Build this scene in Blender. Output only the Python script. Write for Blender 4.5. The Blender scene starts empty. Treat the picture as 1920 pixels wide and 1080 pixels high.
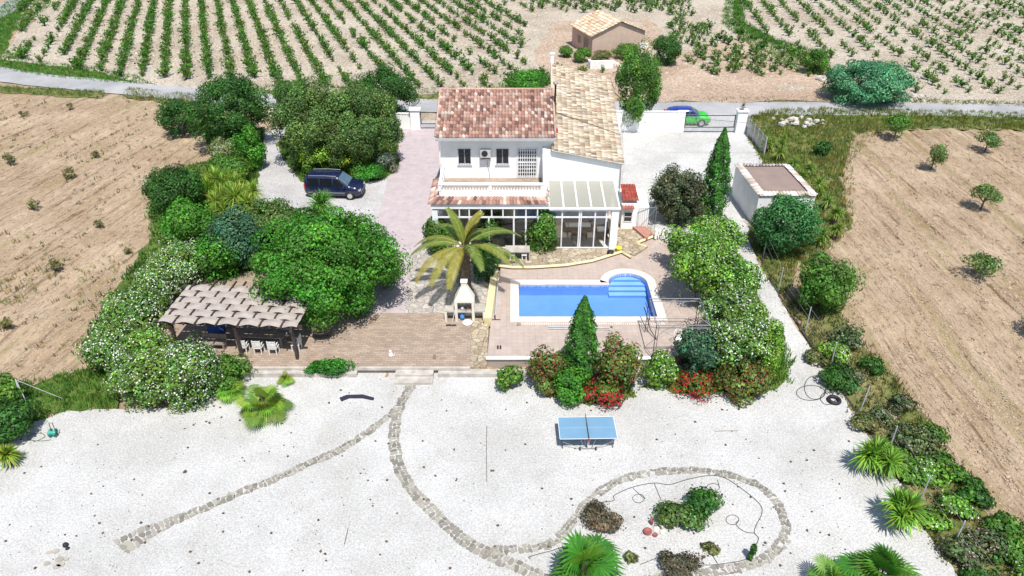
import bpy, math, random
import numpy as np
from math import radians as R, sin, cos, tan, atan, atan2, pi, sqrt
from mathutils import Vector, Matrix
from mathutils.geometry import delaunay_2d_cdt
random.seed(7)
rng = np.random.default_rng(11)
S = bpy.context.scene
COL = S.collection

# ---------------------------------------------------------------- camera, sky, sun, exposure
F = 1368.0; TH = R(32.5); H = 25.0
cd = bpy.data.cameras.new('camera'); cam = bpy.data.objects.new('camera', cd); COL.objects.link(cam)
cam.location = (0, 0, H); cam.rotation_euler = (pi/2-TH, 0, 0)
cd.sensor_width = 36; cd.lens = 36*F/1920; cd.clip_start = 0.5; cd.clip_end = 6000
S.camera = cam
SUN = Vector((0.13, -0.48, 1.0)).normalized()
el = math.asin(SUN.z); az = atan2(SUN.x, SUN.y)
w = bpy.data.worlds.new('World'); S.world = w; w.use_nodes = True
nt = w.node_tree; bgn = nt.nodes['Background']
sky = nt.nodes.new('ShaderNodeTexSky'); sky.sky_type = 'NISHITA'; sky.sun_disc = False
sky.sun_elevation = el; sky.sun_rotation = az; sky.altitude = 300; sky.air_density = 1.0; sky.dust_density = 1.0
nt.links.new(sky.outputs[0], bgn.inputs[0]); bgn.inputs[1].default_value = 0.135
ld = bpy.data.lights.new('sun', 'SUN'); ld.energy = 4.8; ld.angle = R(0.5); ld.color = (1.0, 0.965, 0.91)
sun = bpy.data.objects.new('sun', ld); COL.objects.link(sun)
sun.rotation_euler = (-SUN).to_track_quat('-Z', 'Y').to_euler()
S.view_settings.view_transform = 'Standard'; S.view_settings.look = 'None'
S.view_settings.exposure = 0.28; S.view_settings.gamma = 1.0
S.render.engine = 'CYCLES'
S.cycles.max_bounces = 8; S.cycles.transparent_max_bounces = 24; S.cycles.diffuse_bounces = 3

# ---------------------------------------------------------------- plan helpers: photo pixel -> place on a level z
def W(px, py, z=0.0):
    a = TH + atan((py-540)/F); Y = (H-z)/tan(a)
    d = Y*cos(TH)+(H-z)*sin(TH)
    return Vector(((px-960)/F*d, Y, z))
def PX(x, y, z):
    d = y*cos(TH)+(H-z)*sin(TH); a = atan2(H-z, y)
    return 960+F*x/d, 540+F*tan(a-TH)
GZ = -0.35
def tz(x, y):
    t = np.clip((np.asarray(y, float)-31.6)/5.0, 0, 1); t = t*t*(3-2*t)
    return GZ*(1-t)
def G(px, py):
    z = 0.0
    for _ in range(6):
        p = W(px, py, z); z = float(tz(p.x, p.y))
    return W(px, py, z)
def depth(p): return p.y*cos(TH)+(H-p.z)*sin(TH)
def zat(y, py):               # height seen at photo row py at distance y
    return H - y*tan(TH+atan((py-540)/F))

# ---------------------------------------------------------------- object helpers
def tag(o, label=None, cat=None, group=None, kind=None):
    if label: o['label'] = label
    if cat: o['category'] = cat
    if group: o['group'] = group
    if kind: o['kind'] = kind
    return o
def empty(name, loc, label, cat, rz=0, group=None):
    o = bpy.data.objects.new(name, None); COL.objects.link(o)
    o.location = loc; o.rotation_euler = (0, 0, rz); o.empty_display_size = .3
    return tag(o, label, cat, group)
def link(name, me, parent=None):
    o = bpy.data.objects.new(name, me); COL.objects.link(o)
    if parent is not None: o.parent = parent
    return o
def np_mesh(name, v, f, mat, tint=None, smooth=False):
    v = np.asarray(v, np.float32).reshape(-1, 3); f = np.asarray(f, np.int32)
    me = bpy.data.meshes.new(name); n, k = f.shape
    me.vertices.add(len(v)); me.vertices.foreach_set('co', v.ravel())
    me.loops.add(n*k); me.loops.foreach_set('vertex_index', f.ravel())
    me.polygons.add(n); me.polygons.foreach_set('loop_start', np.arange(0, n*k, k, dtype=np.int32))
    try: me.polygons.foreach_set('loop_total', np.full(n, k, np.int32))
    except Exception: pass
    if tint is not None:
        a = me.color_attributes.new('tint', 'FLOAT_COLOR', 'POINT')
        c = np.ones((len(v), 4), np.float32); c[:, :3] = tint; a.data.foreach_set('color', c.ravel())
    me.update(calc_edges=True)
    if smooth: me.polygons.foreach_set('use_smooth', np.ones(n, bool))
    for m in (mat if isinstance(mat, list) else [mat]): me.materials.append(m)
    return me
class MB:
    def __init__(s): s.v = []; s.f = []
    def quad(s, a, b, c, d):
        n = len(s.v); s.v += [tuple(a), tuple(b), tuple(c), tuple(d)]; s.f.append((n, n+1, n+2, n+3)); return s
    def poly(s, pts):
        n = len(s.v); s.v += [tuple(p) for p in pts]; s.f.append(tuple(range(n, n+len(pts)))); return s
    def box(s, x0, y0, z0, x1, y1, z1):
        n = len(s.v)
        s.v += [(x0,y0,z0),(x1,y0,z0),(x1,y1,z0),(x0,y1,z0),(x0,y0,z1),(x1,y0,z1),(x1,y1,z1),(x0,y1,z1)]
        for q in ((0,3,2,1),(4,5,6,7),(0,1,5,4),(1,2,6,5),(2,3,7,6),(3,0,4,7)): s.f.append(tuple(n+i for i in q))
        return s
    def prism(s, pts, z0, z1):
        """pts ccw in xy; z0/z1 numbers or lists"""
        n = len(s.v); k = len(pts)
        a = z0 if hasattr(z0, '__len__') else [z0]*k; b = z1 if hasattr(z1, '__len__') else [z1]*k
        s.v += [(p[0], p[1], a[i]) for i, p in enumerate(pts)]+[(p[0], p[1], b[i]) for i, p in enumerate(pts)]
        s.f.append(tuple(n+i for i in reversed(range(k)))); s.f.append(tuple(n+k+i for i in range(k)))
        for i in range(k):
            j = (i+1) % k; s.f.append((n+i, n+j, n+k+j, n+k+i))
        return s
    def tube(s, pts, r, seg=6, cap=True, closed=False):
        pts = [Vector(p) for p in pts]; rr = r if hasattr(r, '__len__') else [r]*len(pts); N = len(pts); n = len(s.v)
        up = None
        for i, p in enumerate(pts):
            if closed: t = pts[(i+1) % N]-pts[i-1]
            else: t = pts[min(i+1, N-1)]-pts[max(i-1, 0)]
            t.normalize()
            if up is None: up = Vector((0, 0, 1)) if abs(t.z) < .9 else Vector((1, 0, 0))
            a = t.cross(up)
            if a.length < 1e-4: a = t.cross(Vector((0, 1, 0)))
            a.normalize(); b = a.cross(t); b.normalize(); up = b
            for k in range(seg):
                an = 2*pi*k/seg; s.v.append(tuple(p+a*(cos(an)*rr[i])+b*(sin(an)*rr[i])))
        for i in range(N if closed else N-1):
            for k in range(seg):
                k2 = (k+1) % seg; i2 = (i+1) % N
                s.f.append((n+i*seg+k, n+i*seg+k2, n+i2*seg+k2, n+i2*seg+k))
        if cap and not closed:
            s.f.append(tuple(n+k for k in range(seg))); s.f.append(tuple(n+(N-1)*seg+k for k in reversed(range(seg))))
        return s
    def lathe(s, prof, cx=0, cy=0, seg=12, z=0):
        n = len(s.v); K = len(prof)
        for (r, h) in prof:
            for k in range(seg):
                a = 2*pi*k/seg; s.v.append((cx+r*cos(a), cy+r*sin(a), z+h))
        for i in range(K-1):
            for k in range(seg):
                k2 = (k+1) % seg; s.f.append((n+i*seg+k, n+i*seg+k2, n+(i+1)*seg+k2, n+(i+1)*seg+k))
        s.f.append(tuple(n+k for k in reversed(range(seg)))); s.f.append(tuple(n+(K-1)*seg+k for k in range(seg)))
        return s
    def xf(s, m):
        s.v = [tuple(m @ Vector(p)) for p in s.v]; return s
    def build(s, name, mat, parent=None, smooth=False, bevel=0):
        me = bpy.data.meshes.new(name); me.from_pydata(s.v, [], s.f); me.update()
        me.materials.append(mat)
        if smooth: me.polygons.foreach_set('use_smooth', [True]*len(me.polygons))
        o = link(name, me, parent)
        if bevel:
            md = o.modifiers.new('bevel', 'BEVEL'); md.width = bevel; md.segments = 2; md.limit_method = 'ANGLE'
        return o

# ---------------------------------------------------------------- materials
def nodes(name):
    m = bpy.data.materials.new(name); m.use_nodes = True
    t = m.node_tree; b = t.nodes['Principled BSDF']; return m, t, b
def N(t, kind, **kw):
    n = t.nodes.new(kind)
    for k, v in kw.items():
        if k.startswith('_'): n.inputs[k[1:].replace('_', ' ')].default_value = v
        else: setattr(n, k, v)
    return n
def ramp(t, fac, stops):
    r = t.nodes.new('ShaderNodeValToRGB'); e = r.color_ramp.elements
    while len(e) < len(stops): e.new(0.5)
    for i, (p, c) in enumerate(stops): e[i].position = p; e[i].color = (*c, 1)
    t.links.new(fac, r.inputs[0]); return r
def mat(name, c1, c2=None, scale=3.0, rough=.7, bump=0.0, bscale=20, detail=5, metallic=0, spec=.4, stops=None, mid=.5, width=.15, bdist=.03):
    m, t, b = nodes(name)
    b.inputs['Roughness'].default_value = rough; b.inputs['Metallic'].default_value = metallic
    b.inputs['Specular IOR Level'].default_value = spec
    co = t.nodes.new('ShaderNodeTexCoord')
    c2 = c2 or tuple(x*.82 for x in c1)
    n = N(t, 'ShaderNodeTexNoise', _Scale=scale, _Detail=detail); t.links.new(co.outputs['Object'], n.inputs['Vector'])
    r = ramp(t, n.outputs['Fac'], stops or [(mid-width, c2), (mid+width, c1)])
    t.links.new(r.outputs[0], b.inputs['Base Color'])
    if bump:
        n2 = N(t, 'ShaderNodeTexNoise', _Scale=bscale, _Detail=4); t.links.new(co.outputs['Object'], n2.inputs['Vector'])
        bp = N(t, 'ShaderNodeBump', _Strength=bump, _Distance=bdist); t.links.new(n2.outputs['Fac'], bp.inputs['Height'])
        t.links.new(bp.outputs[0], b.inputs['Normal'])
    return m
def mixc(t, fac, a, b, mode='MIX'):
    n = t.nodes.new('ShaderNodeMix'); n.data_type = 'RGBA'; n.blend_type = mode
    if isinstance(fac, float): n.inputs[0].default_value = fac
    else: t.links.new(fac, n.inputs[0])
    for i, x in ((6, a), (7, b)):
        if isinstance(x, tuple): n.inputs[i].default_value = (*x, 1)
        else: t.links.new(x, n.inputs[i])
    return n.outputs[2]
def ground_mat(name, lo, hi, scale, speck, sscale=9.0, samt=.5, bump=.6, bscale=9.0, bdist=.06, stretch=(1,1,1), fine=26.0, sp=(.56,.66), famt=.24):
    """large patches lo..hi, darker/lighter specks, clod relief"""
    m, t, b = nodes(name); b.inputs['Roughness'].default_value = .95; b.inputs['Specular IOR Level'].default_value = .15
    co = t.nodes.new('ShaderNodeTexCoord'); mp = N(t, 'ShaderNodeMapping'); mp.inputs['Scale'].default_value = stretch
    t.links.new(co.outputs['Object'], mp.inputs[0])
    n = N(t, 'ShaderNodeTexNoise', _Scale=scale, _Detail=7, _Roughness=.62); t.links.new(mp.outputs[0], n.inputs['Vector'])
    r = ramp(t, n.outputs['Fac'], [(.38, lo), (.62, hi)])
    n2 = N(t, 'ShaderNodeTexNoise', _Scale=sscale, _Detail=3, _Roughness=.7); t.links.new(co.outputs['Object'], n2.inputs['Vector'])
    r2 = ramp(t, n2.outputs['Fac'], [(sp[0], (0,0,0)), (sp[1], (samt,)*3)])
    c = mixc(t, r2.outputs[0], r.outputs[0], speck)
    n4 = N(t, 'ShaderNodeTexNoise', _Scale=fine, _Detail=2); t.links.new(co.outputs['Object'], n4.inputs['Vector'])
    n6 = N(t, 'ShaderNodeTexNoise', _Scale=.55, _Detail=5, _Roughness=.7, _Distortion=.8); t.links.new(co.outputs['Object'], n6.inputs['Vector'])
    c = mixc(t, 1.0, c, ramp(t, n6.outputs['Fac'], [(.32, (.92,.91,.89)), (.50, (1,1,1))]).outputs[0], 'MULTIPLY')
    r4 = ramp(t, n4.outputs['Fac'], [(.32, (1-famt,)*3), (.68, (1+famt*.75,)*3)])
    c = mixc(t, 1.0, c, r4.outputs[0], 'MULTIPLY')
    t.links.new(c, b.inputs['Base Color'])
    n3 = N(t, 'ShaderNodeTexNoise', _Scale=bscale, _Detail=5, _Roughness=.65); t.links.new(co.outputs['Object'], n3.inputs['Vector'])
    bp = N(t, 'ShaderNodeBump', _Strength=bump, _Distance=bdist); t.links.new(n3.outputs['Fac'], bp.inputs['Height'])
    t.links.new(bp.outputs[0], b.inputs['Normal'])
    return m
def tint_mat(name, rough=.8, transl=0.0, spec=.3, bump=0):
    m, t, b = nodes(name); b.inputs['Roughness'].default_value = rough; b.inputs['Specular IOR Level'].default_value = spec
    a = N(t, 'ShaderNodeAttribute', attribute_name='tint'); t.links.new(a.outputs['Color'], b.inputs['Base Color'])
    if transl:
        tr = t.nodes.new('ShaderNodeBsdfTranslucent'); mx = N(t, 'ShaderNodeMixShader'); mx.inputs[0].default_value = transl
        t.links.new(mixc(t, 1.0, a.outputs['Color'], (1.25, 1.35, .6), 'MULTIPLY'), tr.inputs[0]); t.links.new(b.outputs[0], mx.inputs[1]); t.links.new(tr.outputs[0], mx.inputs[2])
        t.links.new(mx.outputs[0], t.nodes['Material Output'].inputs[0])
    return m
def glass_mat(name, tintc=(.8,.85,.85), refl=1.0, alpha=None):
    m, t, b = nodes(name); t.nodes.remove(b)
    tr = N(t, 'ShaderNodeBsdfTransparent', _Color=(*tintc, 1)); gl = N(t, 'ShaderNodeBsdfGlossy', _Roughness=.03)
    fr = N(t, 'ShaderNodeFresnel', _IOR=1.45); mx = t.nodes.new('ShaderNodeMixShader')
    t.links.new(fr.outputs[0], mx.inputs[0]); t.links.new(tr.outputs[0], mx.inputs[1]); t.links.new(gl.outputs[0], mx.inputs[2])
    t.links.new(mx.outputs[0], t.nodes['Material Output'].inputs[0]); return m
def brick_mat(name, c1, c2, mortar, bw=.2, bh=.1, ms=.01, rough=.85, bump=.3, off=.5, noise=None):
    m, t, b = nodes(name); b.inputs['Roughness'].default_value = rough
    co = t.nodes.new('ShaderNodeTexCoord')
    br = N(t, 'ShaderNodeTexBrick', offset=off); br.inputs['Scale'].default_value = 1; br.inputs['Brick Width'].default_value = bw
    br.inputs['Row Height'].default_value = bh; br.inputs['Mortar Size'].default_value = ms
    br.inputs['Color1'].default_value = (*c1, 1); br.inputs['Color2'].default_value = (*c2, 1); br.inputs['Mortar'].default_value = (*mortar, 1)
    t.links.new(co.outputs['Object'], br.inputs['Vector'])
    n = N(t, 'ShaderNodeTexNoise', _Scale=1.3, _Detail=6, _Roughness=.7); t.links.new(co.outputs['Object'], n.inputs['Vector'])
    r = ramp(t, n.outputs['Fac'], [(.3, (.86,.85,.85)), (.7, (1.12,1.12,1.12))])
    c = mixc(t, 1.0, br.outputs['Color'], r.outputs[0], 'MULTIPLY'); t.links.new(c, b.inputs['Base Color'])
    bp = N(t, 'ShaderNodeBump', _Strength=bump, _Distance=.02, invert=True); t.links.new(br.outputs['Fac'], bp.inputs['Height']); t.links.new(bp.outputs[0], b.inputs['Normal'])
    return m
def crazy_mat(name, c1, c2, joint, scale=2.6, jw=.05):
    m, t, b = nodes(name); b.inputs['Roughness'].default_value = .85
    co = t.nodes.new('ShaderNodeTexCoord')
    nz = N(t, 'ShaderNodeTexNoise', _Scale=2.0, _Detail=2); t.links.new(co.outputs['Object'], nz.inputs['Vector'])
    ad = mixc(t, .12, co.outputs['Object'], nz.outputs['Color'], 'ADD')
    v = N(t, 'ShaderNodeTexVoronoi', feature='F1', _Scale=scale); t.links.new(ad, v.inputs['Vector'])
    v2 = N(t, 'ShaderNodeTexVoronoi', feature='DISTANCE_TO_EDGE', _Scale=scale); t.links.new(ad, v2.inputs['Vector'])
    sp = t.nodes.new('ShaderNodeSeparateColor'); t.links.new(v.outputs['Color'], sp.inputs[0])
    r = ramp(t, sp.outputs[0], [(0, c1), (1, c2)])
    n = N(t, 'ShaderNodeTexNoise', _Scale=9, _Detail=4); t.links.new(co.outputs['Object'], n.inputs['Vector'])
    rn = ramp(t, n.outputs['Fac'], [(.3, (.75,)*3), (.7, (1.15,)*3)])
    c = mixc(t, 1.0, r.outputs[0], rn.outputs[0], 'MULTIPLY')
    e = ramp(t, v2.outputs['Distance'], [(jw*.6, (0,0,0)), (jw, (1,1,1))])
    c = mixc(t, e.outputs[0], joint, c); t.links.new(c, b.inputs['Base Color'])
    bp = N(t, 'ShaderNodeBump', _Strength=.5, _Distance=.03); t.links.new(e.outputs[0], bp.inputs['Height']); t.links.new(bp.outputs[0], b.inputs['Normal'])
    return m

M = {}
M['field'] = ground_mat('tilled_soil', (.36,.255,.175), (.47,.355,.26), .5, (.20,.13,.08), 8.0, .6, 1.0, 11, .10, stretch=(2.6,.35,1), fine=8, sp=(.54,.64), famt=.34)
M['vine_soil'] = ground_mat('vineyard_soil', (.37,.31,.24), (.50,.445,.365), .10, (.20,.15,.10), 2.2, .6, 1.0, 3.0, .20, fine=4.5, sp=(.54,.64), famt=.32)
M['pink_soil'] = ground_mat('pink_soil', (.37,.27,.195), (.47,.36,.27), .15, (.22,.15,.10), 2.2, .5, 1.0, 3.0, .15, fine=4.5, sp=(.54,.64), famt=.28)
M['gravel'] = ground_mat('white_gravel', (.44,.43,.405), (.53,.52,.50), .22, (.25,.24,.22), 9, .6, .9, 14, .035, fine=13, sp=(.62,.70), famt=.22)
M['yard'] = ground_mat('yard_gravel', (.38,.365,.355), (.48,.465,.455), .35, (.28,.25,.22), 7, .5, .8, 10, .04, fine=10, sp=(.58,.68), famt=.24)
M['asphalt'] = ground_mat('grey_asphalt', (.30,.30,.30), (.40,.395,.39), .2, (.24,.24,.24), 9, .4, .3, 30, .01)
M['verge'] = ground_mat('verge_soil', (.12,.15,.035), (.26,.22,.10), .5, (.07,.10,.02), 3.2, .7, .8, 6, .1, sp=(.48,.6))
M['verge_green'] = ground_mat('verge_green', (.07,.12,.02), (.15,.19,.05), .6, (.04,.08,.01), 4, .7, .8, 6, .1, sp=(.48,.6))
M['pink'] = brick_mat('pink_pavers', (.42,.355,.36), (.47,.40,.405), (.36,.31,.31), .2, .1, .008, bump=.15)
M['terra'] = brick_mat('terrace_brick', (.29,.215,.16), (.385,.30,.23), (.23,.18,.14), .36, .17, .014)
M['deck'] = brick_mat('deck_tiles', (.40,.32,.27), (.43,.35,.30), (.35,.285,.24), .33, .33, .012, off=0, bump=.15)
M['crazy'] = crazy_mat('crazy_paving', (.30,.225,.14), (.48,.41,.30), (.17,.14,.10), 2.6)
M['crazy_grey'] = crazy_mat('grey_flagstones', (.36,.32,.28), (.50,.46,.41), (.24,.21,.19), 2.4)
M['coping'] = mat('pool_coping', (.72,.65,.57), (.62,.53,.46), 2, .6)
M['cream'] = mat('cream_paint', (.70,.60,.36), (.60,.50,.28), 2.5, .7, .1)
M['white'] = mat('white_render', (.86,.86,.84), (.72,.71,.67), .55, .75, .15, 30, detail=9, mid=.40, width=.12)
M['whiteframe'] = mat('white_frame', (.82,.82,.82), None, 2, .35)
M['shedwhite'] = mat('shed_render', (.78,.78,.76), (.68,.67,.64), 1.2, .8, .2, 25)
M['concrete'] = mat('concrete', (.50,.46,.41), (.35,.32,.28), 2.2, .85, .3, 14)
M['brickred'] = brick_mat('red_brick', (.40,.13,.08), (.34,.10,.06), (.4,.33,.28), .24, .07, .01)
M['dark'] = mat('dark_metal', (.03,.03,.035), None, 3, .45)
M['grey'] = mat('grey_metal', (.33,.33,.34), None, 3, .45, metallic=.3)
M['galv'] = mat('galvanised_post', (.55,.56,.57), None, 3, .5, metallic=.2)
M['wood_dark'] = mat('dark_timber', (.075,.05,.045), (.04,.028,.026), 5, .7, .3, 30)
M['wood'] = mat('weathered_timber', (.30,.25,.21), (.2,.16,.13), 5, .75, .3, 30)
M['fabric'] = mat('taupe_canvas', (.40,.35,.305), (.33,.285,.25), 2, .85, .2, 40)
M['lightwood'] = mat('white_wicker', (.75,.74,.70), None, 9, .7)
M['bark'] = mat('bark', (.17,.12,.08), (.09,.065,.045), 6, .9, .6, 18)
M['glass'] = glass_mat('window_glass', (.90,.92,.92))
M['pane'] = mat('dark_window_glass', (.035,.04,.05), (.02,.022,.03), 1, .08, spec=.7)
M['polyc'] = mat('cream_glazing', (.50,.50,.43), (.44,.44,.38), .8, .3, spec=.5)
M['inner'] = mat('interior_wall', (.68,.58,.46), (.52,.42,.30), .9, .85)
M['innerfloor'] = mat('interior_floor', (.72,.66,.58), (.62,.55,.47), 1, .6)
M['leaf'] = tint_mat('foliage', .55, .28, .35)
M['blade'] = tint_mat('blades', .5, .2, .4)
M['flower'] = tint_mat('petals', .7, .3, .2)
M['tile'] = tint_mat('roof_tiles', .85)
M['rubber'] = mat('rubber', (.02,.02,.022), None, 3, .6)
M['red'] = mat('red_paint', (.55,.05,.04), None, 3, .5)
M['redclay'] = mat('red_clay', (.32,.10,.085), (.24,.07,.06), 4, .7)
M['yellow'] = mat('yellow_plastic', (.85,.75,.05), None, 3, .5)
M['tank'] = mat('pool_blue_tiles', (.155,.325,.66), (.135,.295,.61), 1.0, .5)
M['tanklight'] = mat('pool_step_tiles', (.27,.47,.80), (.24,.43,.76), 1.0, .5)
M['van'] = mat('navy_car_paint', (.010,.014,.05), None, 2, .22, spec=.8)
M['green_car'] = mat('green_car_paint', (.01,.50,.012), None, 2, .4, spec=.4)
M['blue_roof'] = mat('dark_blue_roof', (.012,.03,.26), None, 2, .25, spec=.7)  # dark blue of the green car's upper body
M['carglass'] = mat('car_glass', (.012,.015,.02), None, 2, .06, spec=.8)
M['windscreen'] = mat('windscreen_glass', (.10,.16,.22), None, 2, .05, spec=1.0)
M['chrome'] = mat('alloy', (.6,.6,.6), None, 2, .3, metallic=.6)
M['tabletop'] = mat('blue_table_top', (.17,.30,.42), (.15,.28,.40), 1.5, .38, spec=.5)
M['rope'] = mat('black_hose', (.035,.035,.035), None, 3, .6)
def field_mat():
    m, t, b = nodes('tilled_soil'); b.inputs['Roughness'].default_value = .95; b.inputs['Specular IOR Level'].default_value = .1
    co = t.nodes.new('ShaderNodeTexCoord'); at = N(t, 'ShaderNodeAttribute', attribute_name='furrow')   # vector: across, along
    n = N(t, 'ShaderNodeTexNoise', _Scale=.22, _Detail=6, _Roughness=.6); t.links.new(co.outputs['Object'], n.inputs['Vector'])
    c = ramp(t, n.outputs['Fac'], [(.36, (.305,.222,.145)), (.64, (.425,.33,.232))]).outputs[0]
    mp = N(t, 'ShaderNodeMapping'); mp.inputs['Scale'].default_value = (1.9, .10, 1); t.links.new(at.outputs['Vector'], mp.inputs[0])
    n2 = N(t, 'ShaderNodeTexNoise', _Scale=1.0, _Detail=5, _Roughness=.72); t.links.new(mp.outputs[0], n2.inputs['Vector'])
    c = mixc(t, 1.0, c, ramp(t, n2.outputs['Fac'], [(.34, (.46,.42,.33)), (.46, (1,1,1)), (.68, (1.18,1.17,1.15))]).outputs[0], 'MULTIPLY')  # dark streaks along the rows put furrow shadows into the soil colour
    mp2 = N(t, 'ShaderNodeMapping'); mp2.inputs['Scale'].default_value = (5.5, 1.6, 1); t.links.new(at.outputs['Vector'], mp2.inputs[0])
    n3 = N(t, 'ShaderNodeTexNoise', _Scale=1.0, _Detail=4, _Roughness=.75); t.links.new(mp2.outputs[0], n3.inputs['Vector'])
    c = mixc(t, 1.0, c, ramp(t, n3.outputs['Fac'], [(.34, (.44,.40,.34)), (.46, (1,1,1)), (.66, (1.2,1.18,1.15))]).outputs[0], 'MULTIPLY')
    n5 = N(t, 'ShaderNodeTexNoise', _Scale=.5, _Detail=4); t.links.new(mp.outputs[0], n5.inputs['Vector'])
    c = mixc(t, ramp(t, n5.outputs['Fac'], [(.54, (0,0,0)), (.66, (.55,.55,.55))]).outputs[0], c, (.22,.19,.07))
    t.links.new(c, b.inputs['Base Color'])
    n4 = N(t, 'ShaderNodeTexNoise', _Scale=7, _Detail=5, _Roughness=.7); t.links.new(co.outputs['Object'], n4.inputs['Vector'])
    bp = N(t, 'ShaderNodeBump', _Strength=1.0, _Distance=.12); t.links.new(n4.outputs['Fac'], bp.inputs['Height']); t.links.new(bp.outputs[0], b.inputs['Normal']); return m
M['field'] = field_mat()
M['stone'] = mat('flat_stones', (.40,.36,.30), (.27,.24,.20), 2.3, .9, .5, 12)
M['rock'] = mat('field_rocks', (.55,.5,.45), (.35,.31,.27), 2.3, .9, .6, 7)
M['shadowstrip'] = mat('shadow_strip', (.03,.025,.05), None, 3, .9)  # near-black of the slab that stands in for a shadow
M['bluecloth'] = mat('blue_cloth', (.04,.10,.35), None, 3, .8)
M['shedroof'] = mat('brown_roof_felt', (.27,.20,.165), (.22,.165,.14), .8, .9, .2, 20)

def water_mat():
    m, t, b = nodes('pool_water'); t.nodes.remove(b)
    tr = N(t, 'ShaderNodeBsdfTransparent', _Color=(.9,.95,1,1)); gl = N(t, 'ShaderNodeBsdfGlossy', _Roughness=.04)
    n = N(t, 'ShaderNodeTexNoise', _Scale=3.2, _Detail=3); co = t.nodes.new('ShaderNodeTexCoord'); t.links.new(co.outputs['Object'], n.inputs['Vector'])
    bp = N(t, 'ShaderNodeBump', _Strength=.12, _Distance=.05); t.links.new(n.outputs['Fac'], bp.inputs['Height'])
    t.links.new(bp.outputs[0], gl.inputs['Normal'])
    fr = N(t, 'ShaderNodeFresnel', _IOR=1.33); t.links.new(bp.outputs[0], fr.inputs['Normal'])
    mx = t.nodes.new('ShaderNodeMixShader')
    t.links.new(fr.outputs[0], mx.inputs[0]); t.links.new(tr.outputs[0], mx.inputs[1]); t.links.new(gl.outputs[0], mx.inputs[2])
    t.links.new(mx.outputs[0], t.nodes['Material Output'].inputs[0]); return m
M['water'] = water_mat()

# ---------------------------------------------------------------- polygon sheets
def inpoly(x, y, poly):
    x = np.asarray(x); y = np.asarray(y); ins = np.zeros(x.shape, bool); n = len(poly); j = n-1
    for i in range(n):
        xi, yi = poly[i][0], poly[i][1]; xj, yj = poly[j][0], poly[j][1]
        c = ((yi > y) != (yj > y)) & (x < (xj-xi)*(y-yi)/((yj-yi) if yj != yi else 1e-9)+xi)
        ins ^= c; j = i
    return ins
def dens(poly, step, jit=0.0, seed=1):
    r = random.Random(seed); out = []
    for i, p in enumerate(poly):
        q = poly[(i+1) % len(poly)]; L = sqrt((q[0]-p[0])**2+(q[1]-p[1])**2); k = max(1, int(L/step))
        for a in range(k):
            t = a/k; out.append((p[0]+(q[0]-p[0])*t+r.uniform(-jit, jit), p[1]+(q[1]-p[1])*t+r.uniform(-jit, jit)))
    return out
def gpoly(px): return [(lambda p: (p.x, p.y))(G(*q)) for q in px]
def sheet(name, poly, m, off, zf=tz, step=.8, jit=.12, grid=1.5, holes=(), thick=0, relief=0):
    b = dens(poly, step, jit, len(poly))
    co = [Vector(p) for p in b]; ed = [(i, (i+1) % len(b)) for i in range(len(b))]
    for h in holes:
        n0 = len(co); co += [Vector(p) for p in h]; ed += [(n0+i, n0+(i+1) % len(h)) for i in range(len(h))]
    xs = [p[0] for p in poly]; ys = [p[1] for p in poly]
    gx, gy = np.meshgrid(np.arange(min(xs), max(xs), grid), np.arange(min(ys), max(ys), grid))
    gx = gx.ravel(); gy = gy.ravel(); ok = inpoly(gx, gy, b)
    for h in holes: ok &= ~inpoly(gx, gy, h)
    co += [Vector((float(x), float(y))) for x, y in zip(gx[ok], gy[ok])]
    v, e, f, *_ = delaunay_2d_cdt(co, ed, [], 0, 1e-5)
    v = np.array([(p.x, p.y) for p in v]); f = np.array([t for t in f if len(t) == 3])
    c = v[f].mean(1); ok = inpoly(c[:, 0], c[:, 1], b)
    for h in holes: ok &= ~inpoly(c[:, 0], c[:, 1], h)
    f = f[ok]; z = zf(v[:, 0], v[:, 1])+off
    if relief: z = z+rng.uniform(-relief, relief, len(z))
    me = np_mesh(name, np.c_[v, z], f, m)
    o = link(name, me); tag(o, kind='structure'); return o
# ================================================================ THE SETTING
# ---- pool plan (metres): basin with a rounded stair bay
PX0, PX1, PY0, PY1 = .42, 8.62, 35.55, 39.15
BX0, BX1, BYC = 6.15, 8.62, 39.35
def pool_outline(g):
    """outline grown outwards by g"""
    r = (BX1-BX0)/2+g; cx = (BX0+BX1)/2
    pts = [(PX0-g, PY0-g), (PX1+g, PY0-g), (PX1+g, BYC)]
    pts += [(cx+r*cos(a), BYC+r*.98*sin(a)) for a in [pi*i/20 for i in range(1, 20)]]
    pts += [(BX0-g, BYC)] + [(BX0-g, PY1+g)] + [(PX0-g, PY1+g)]
    return pts
HOLE = pool_outline(.25)
DZ = .30

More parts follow.
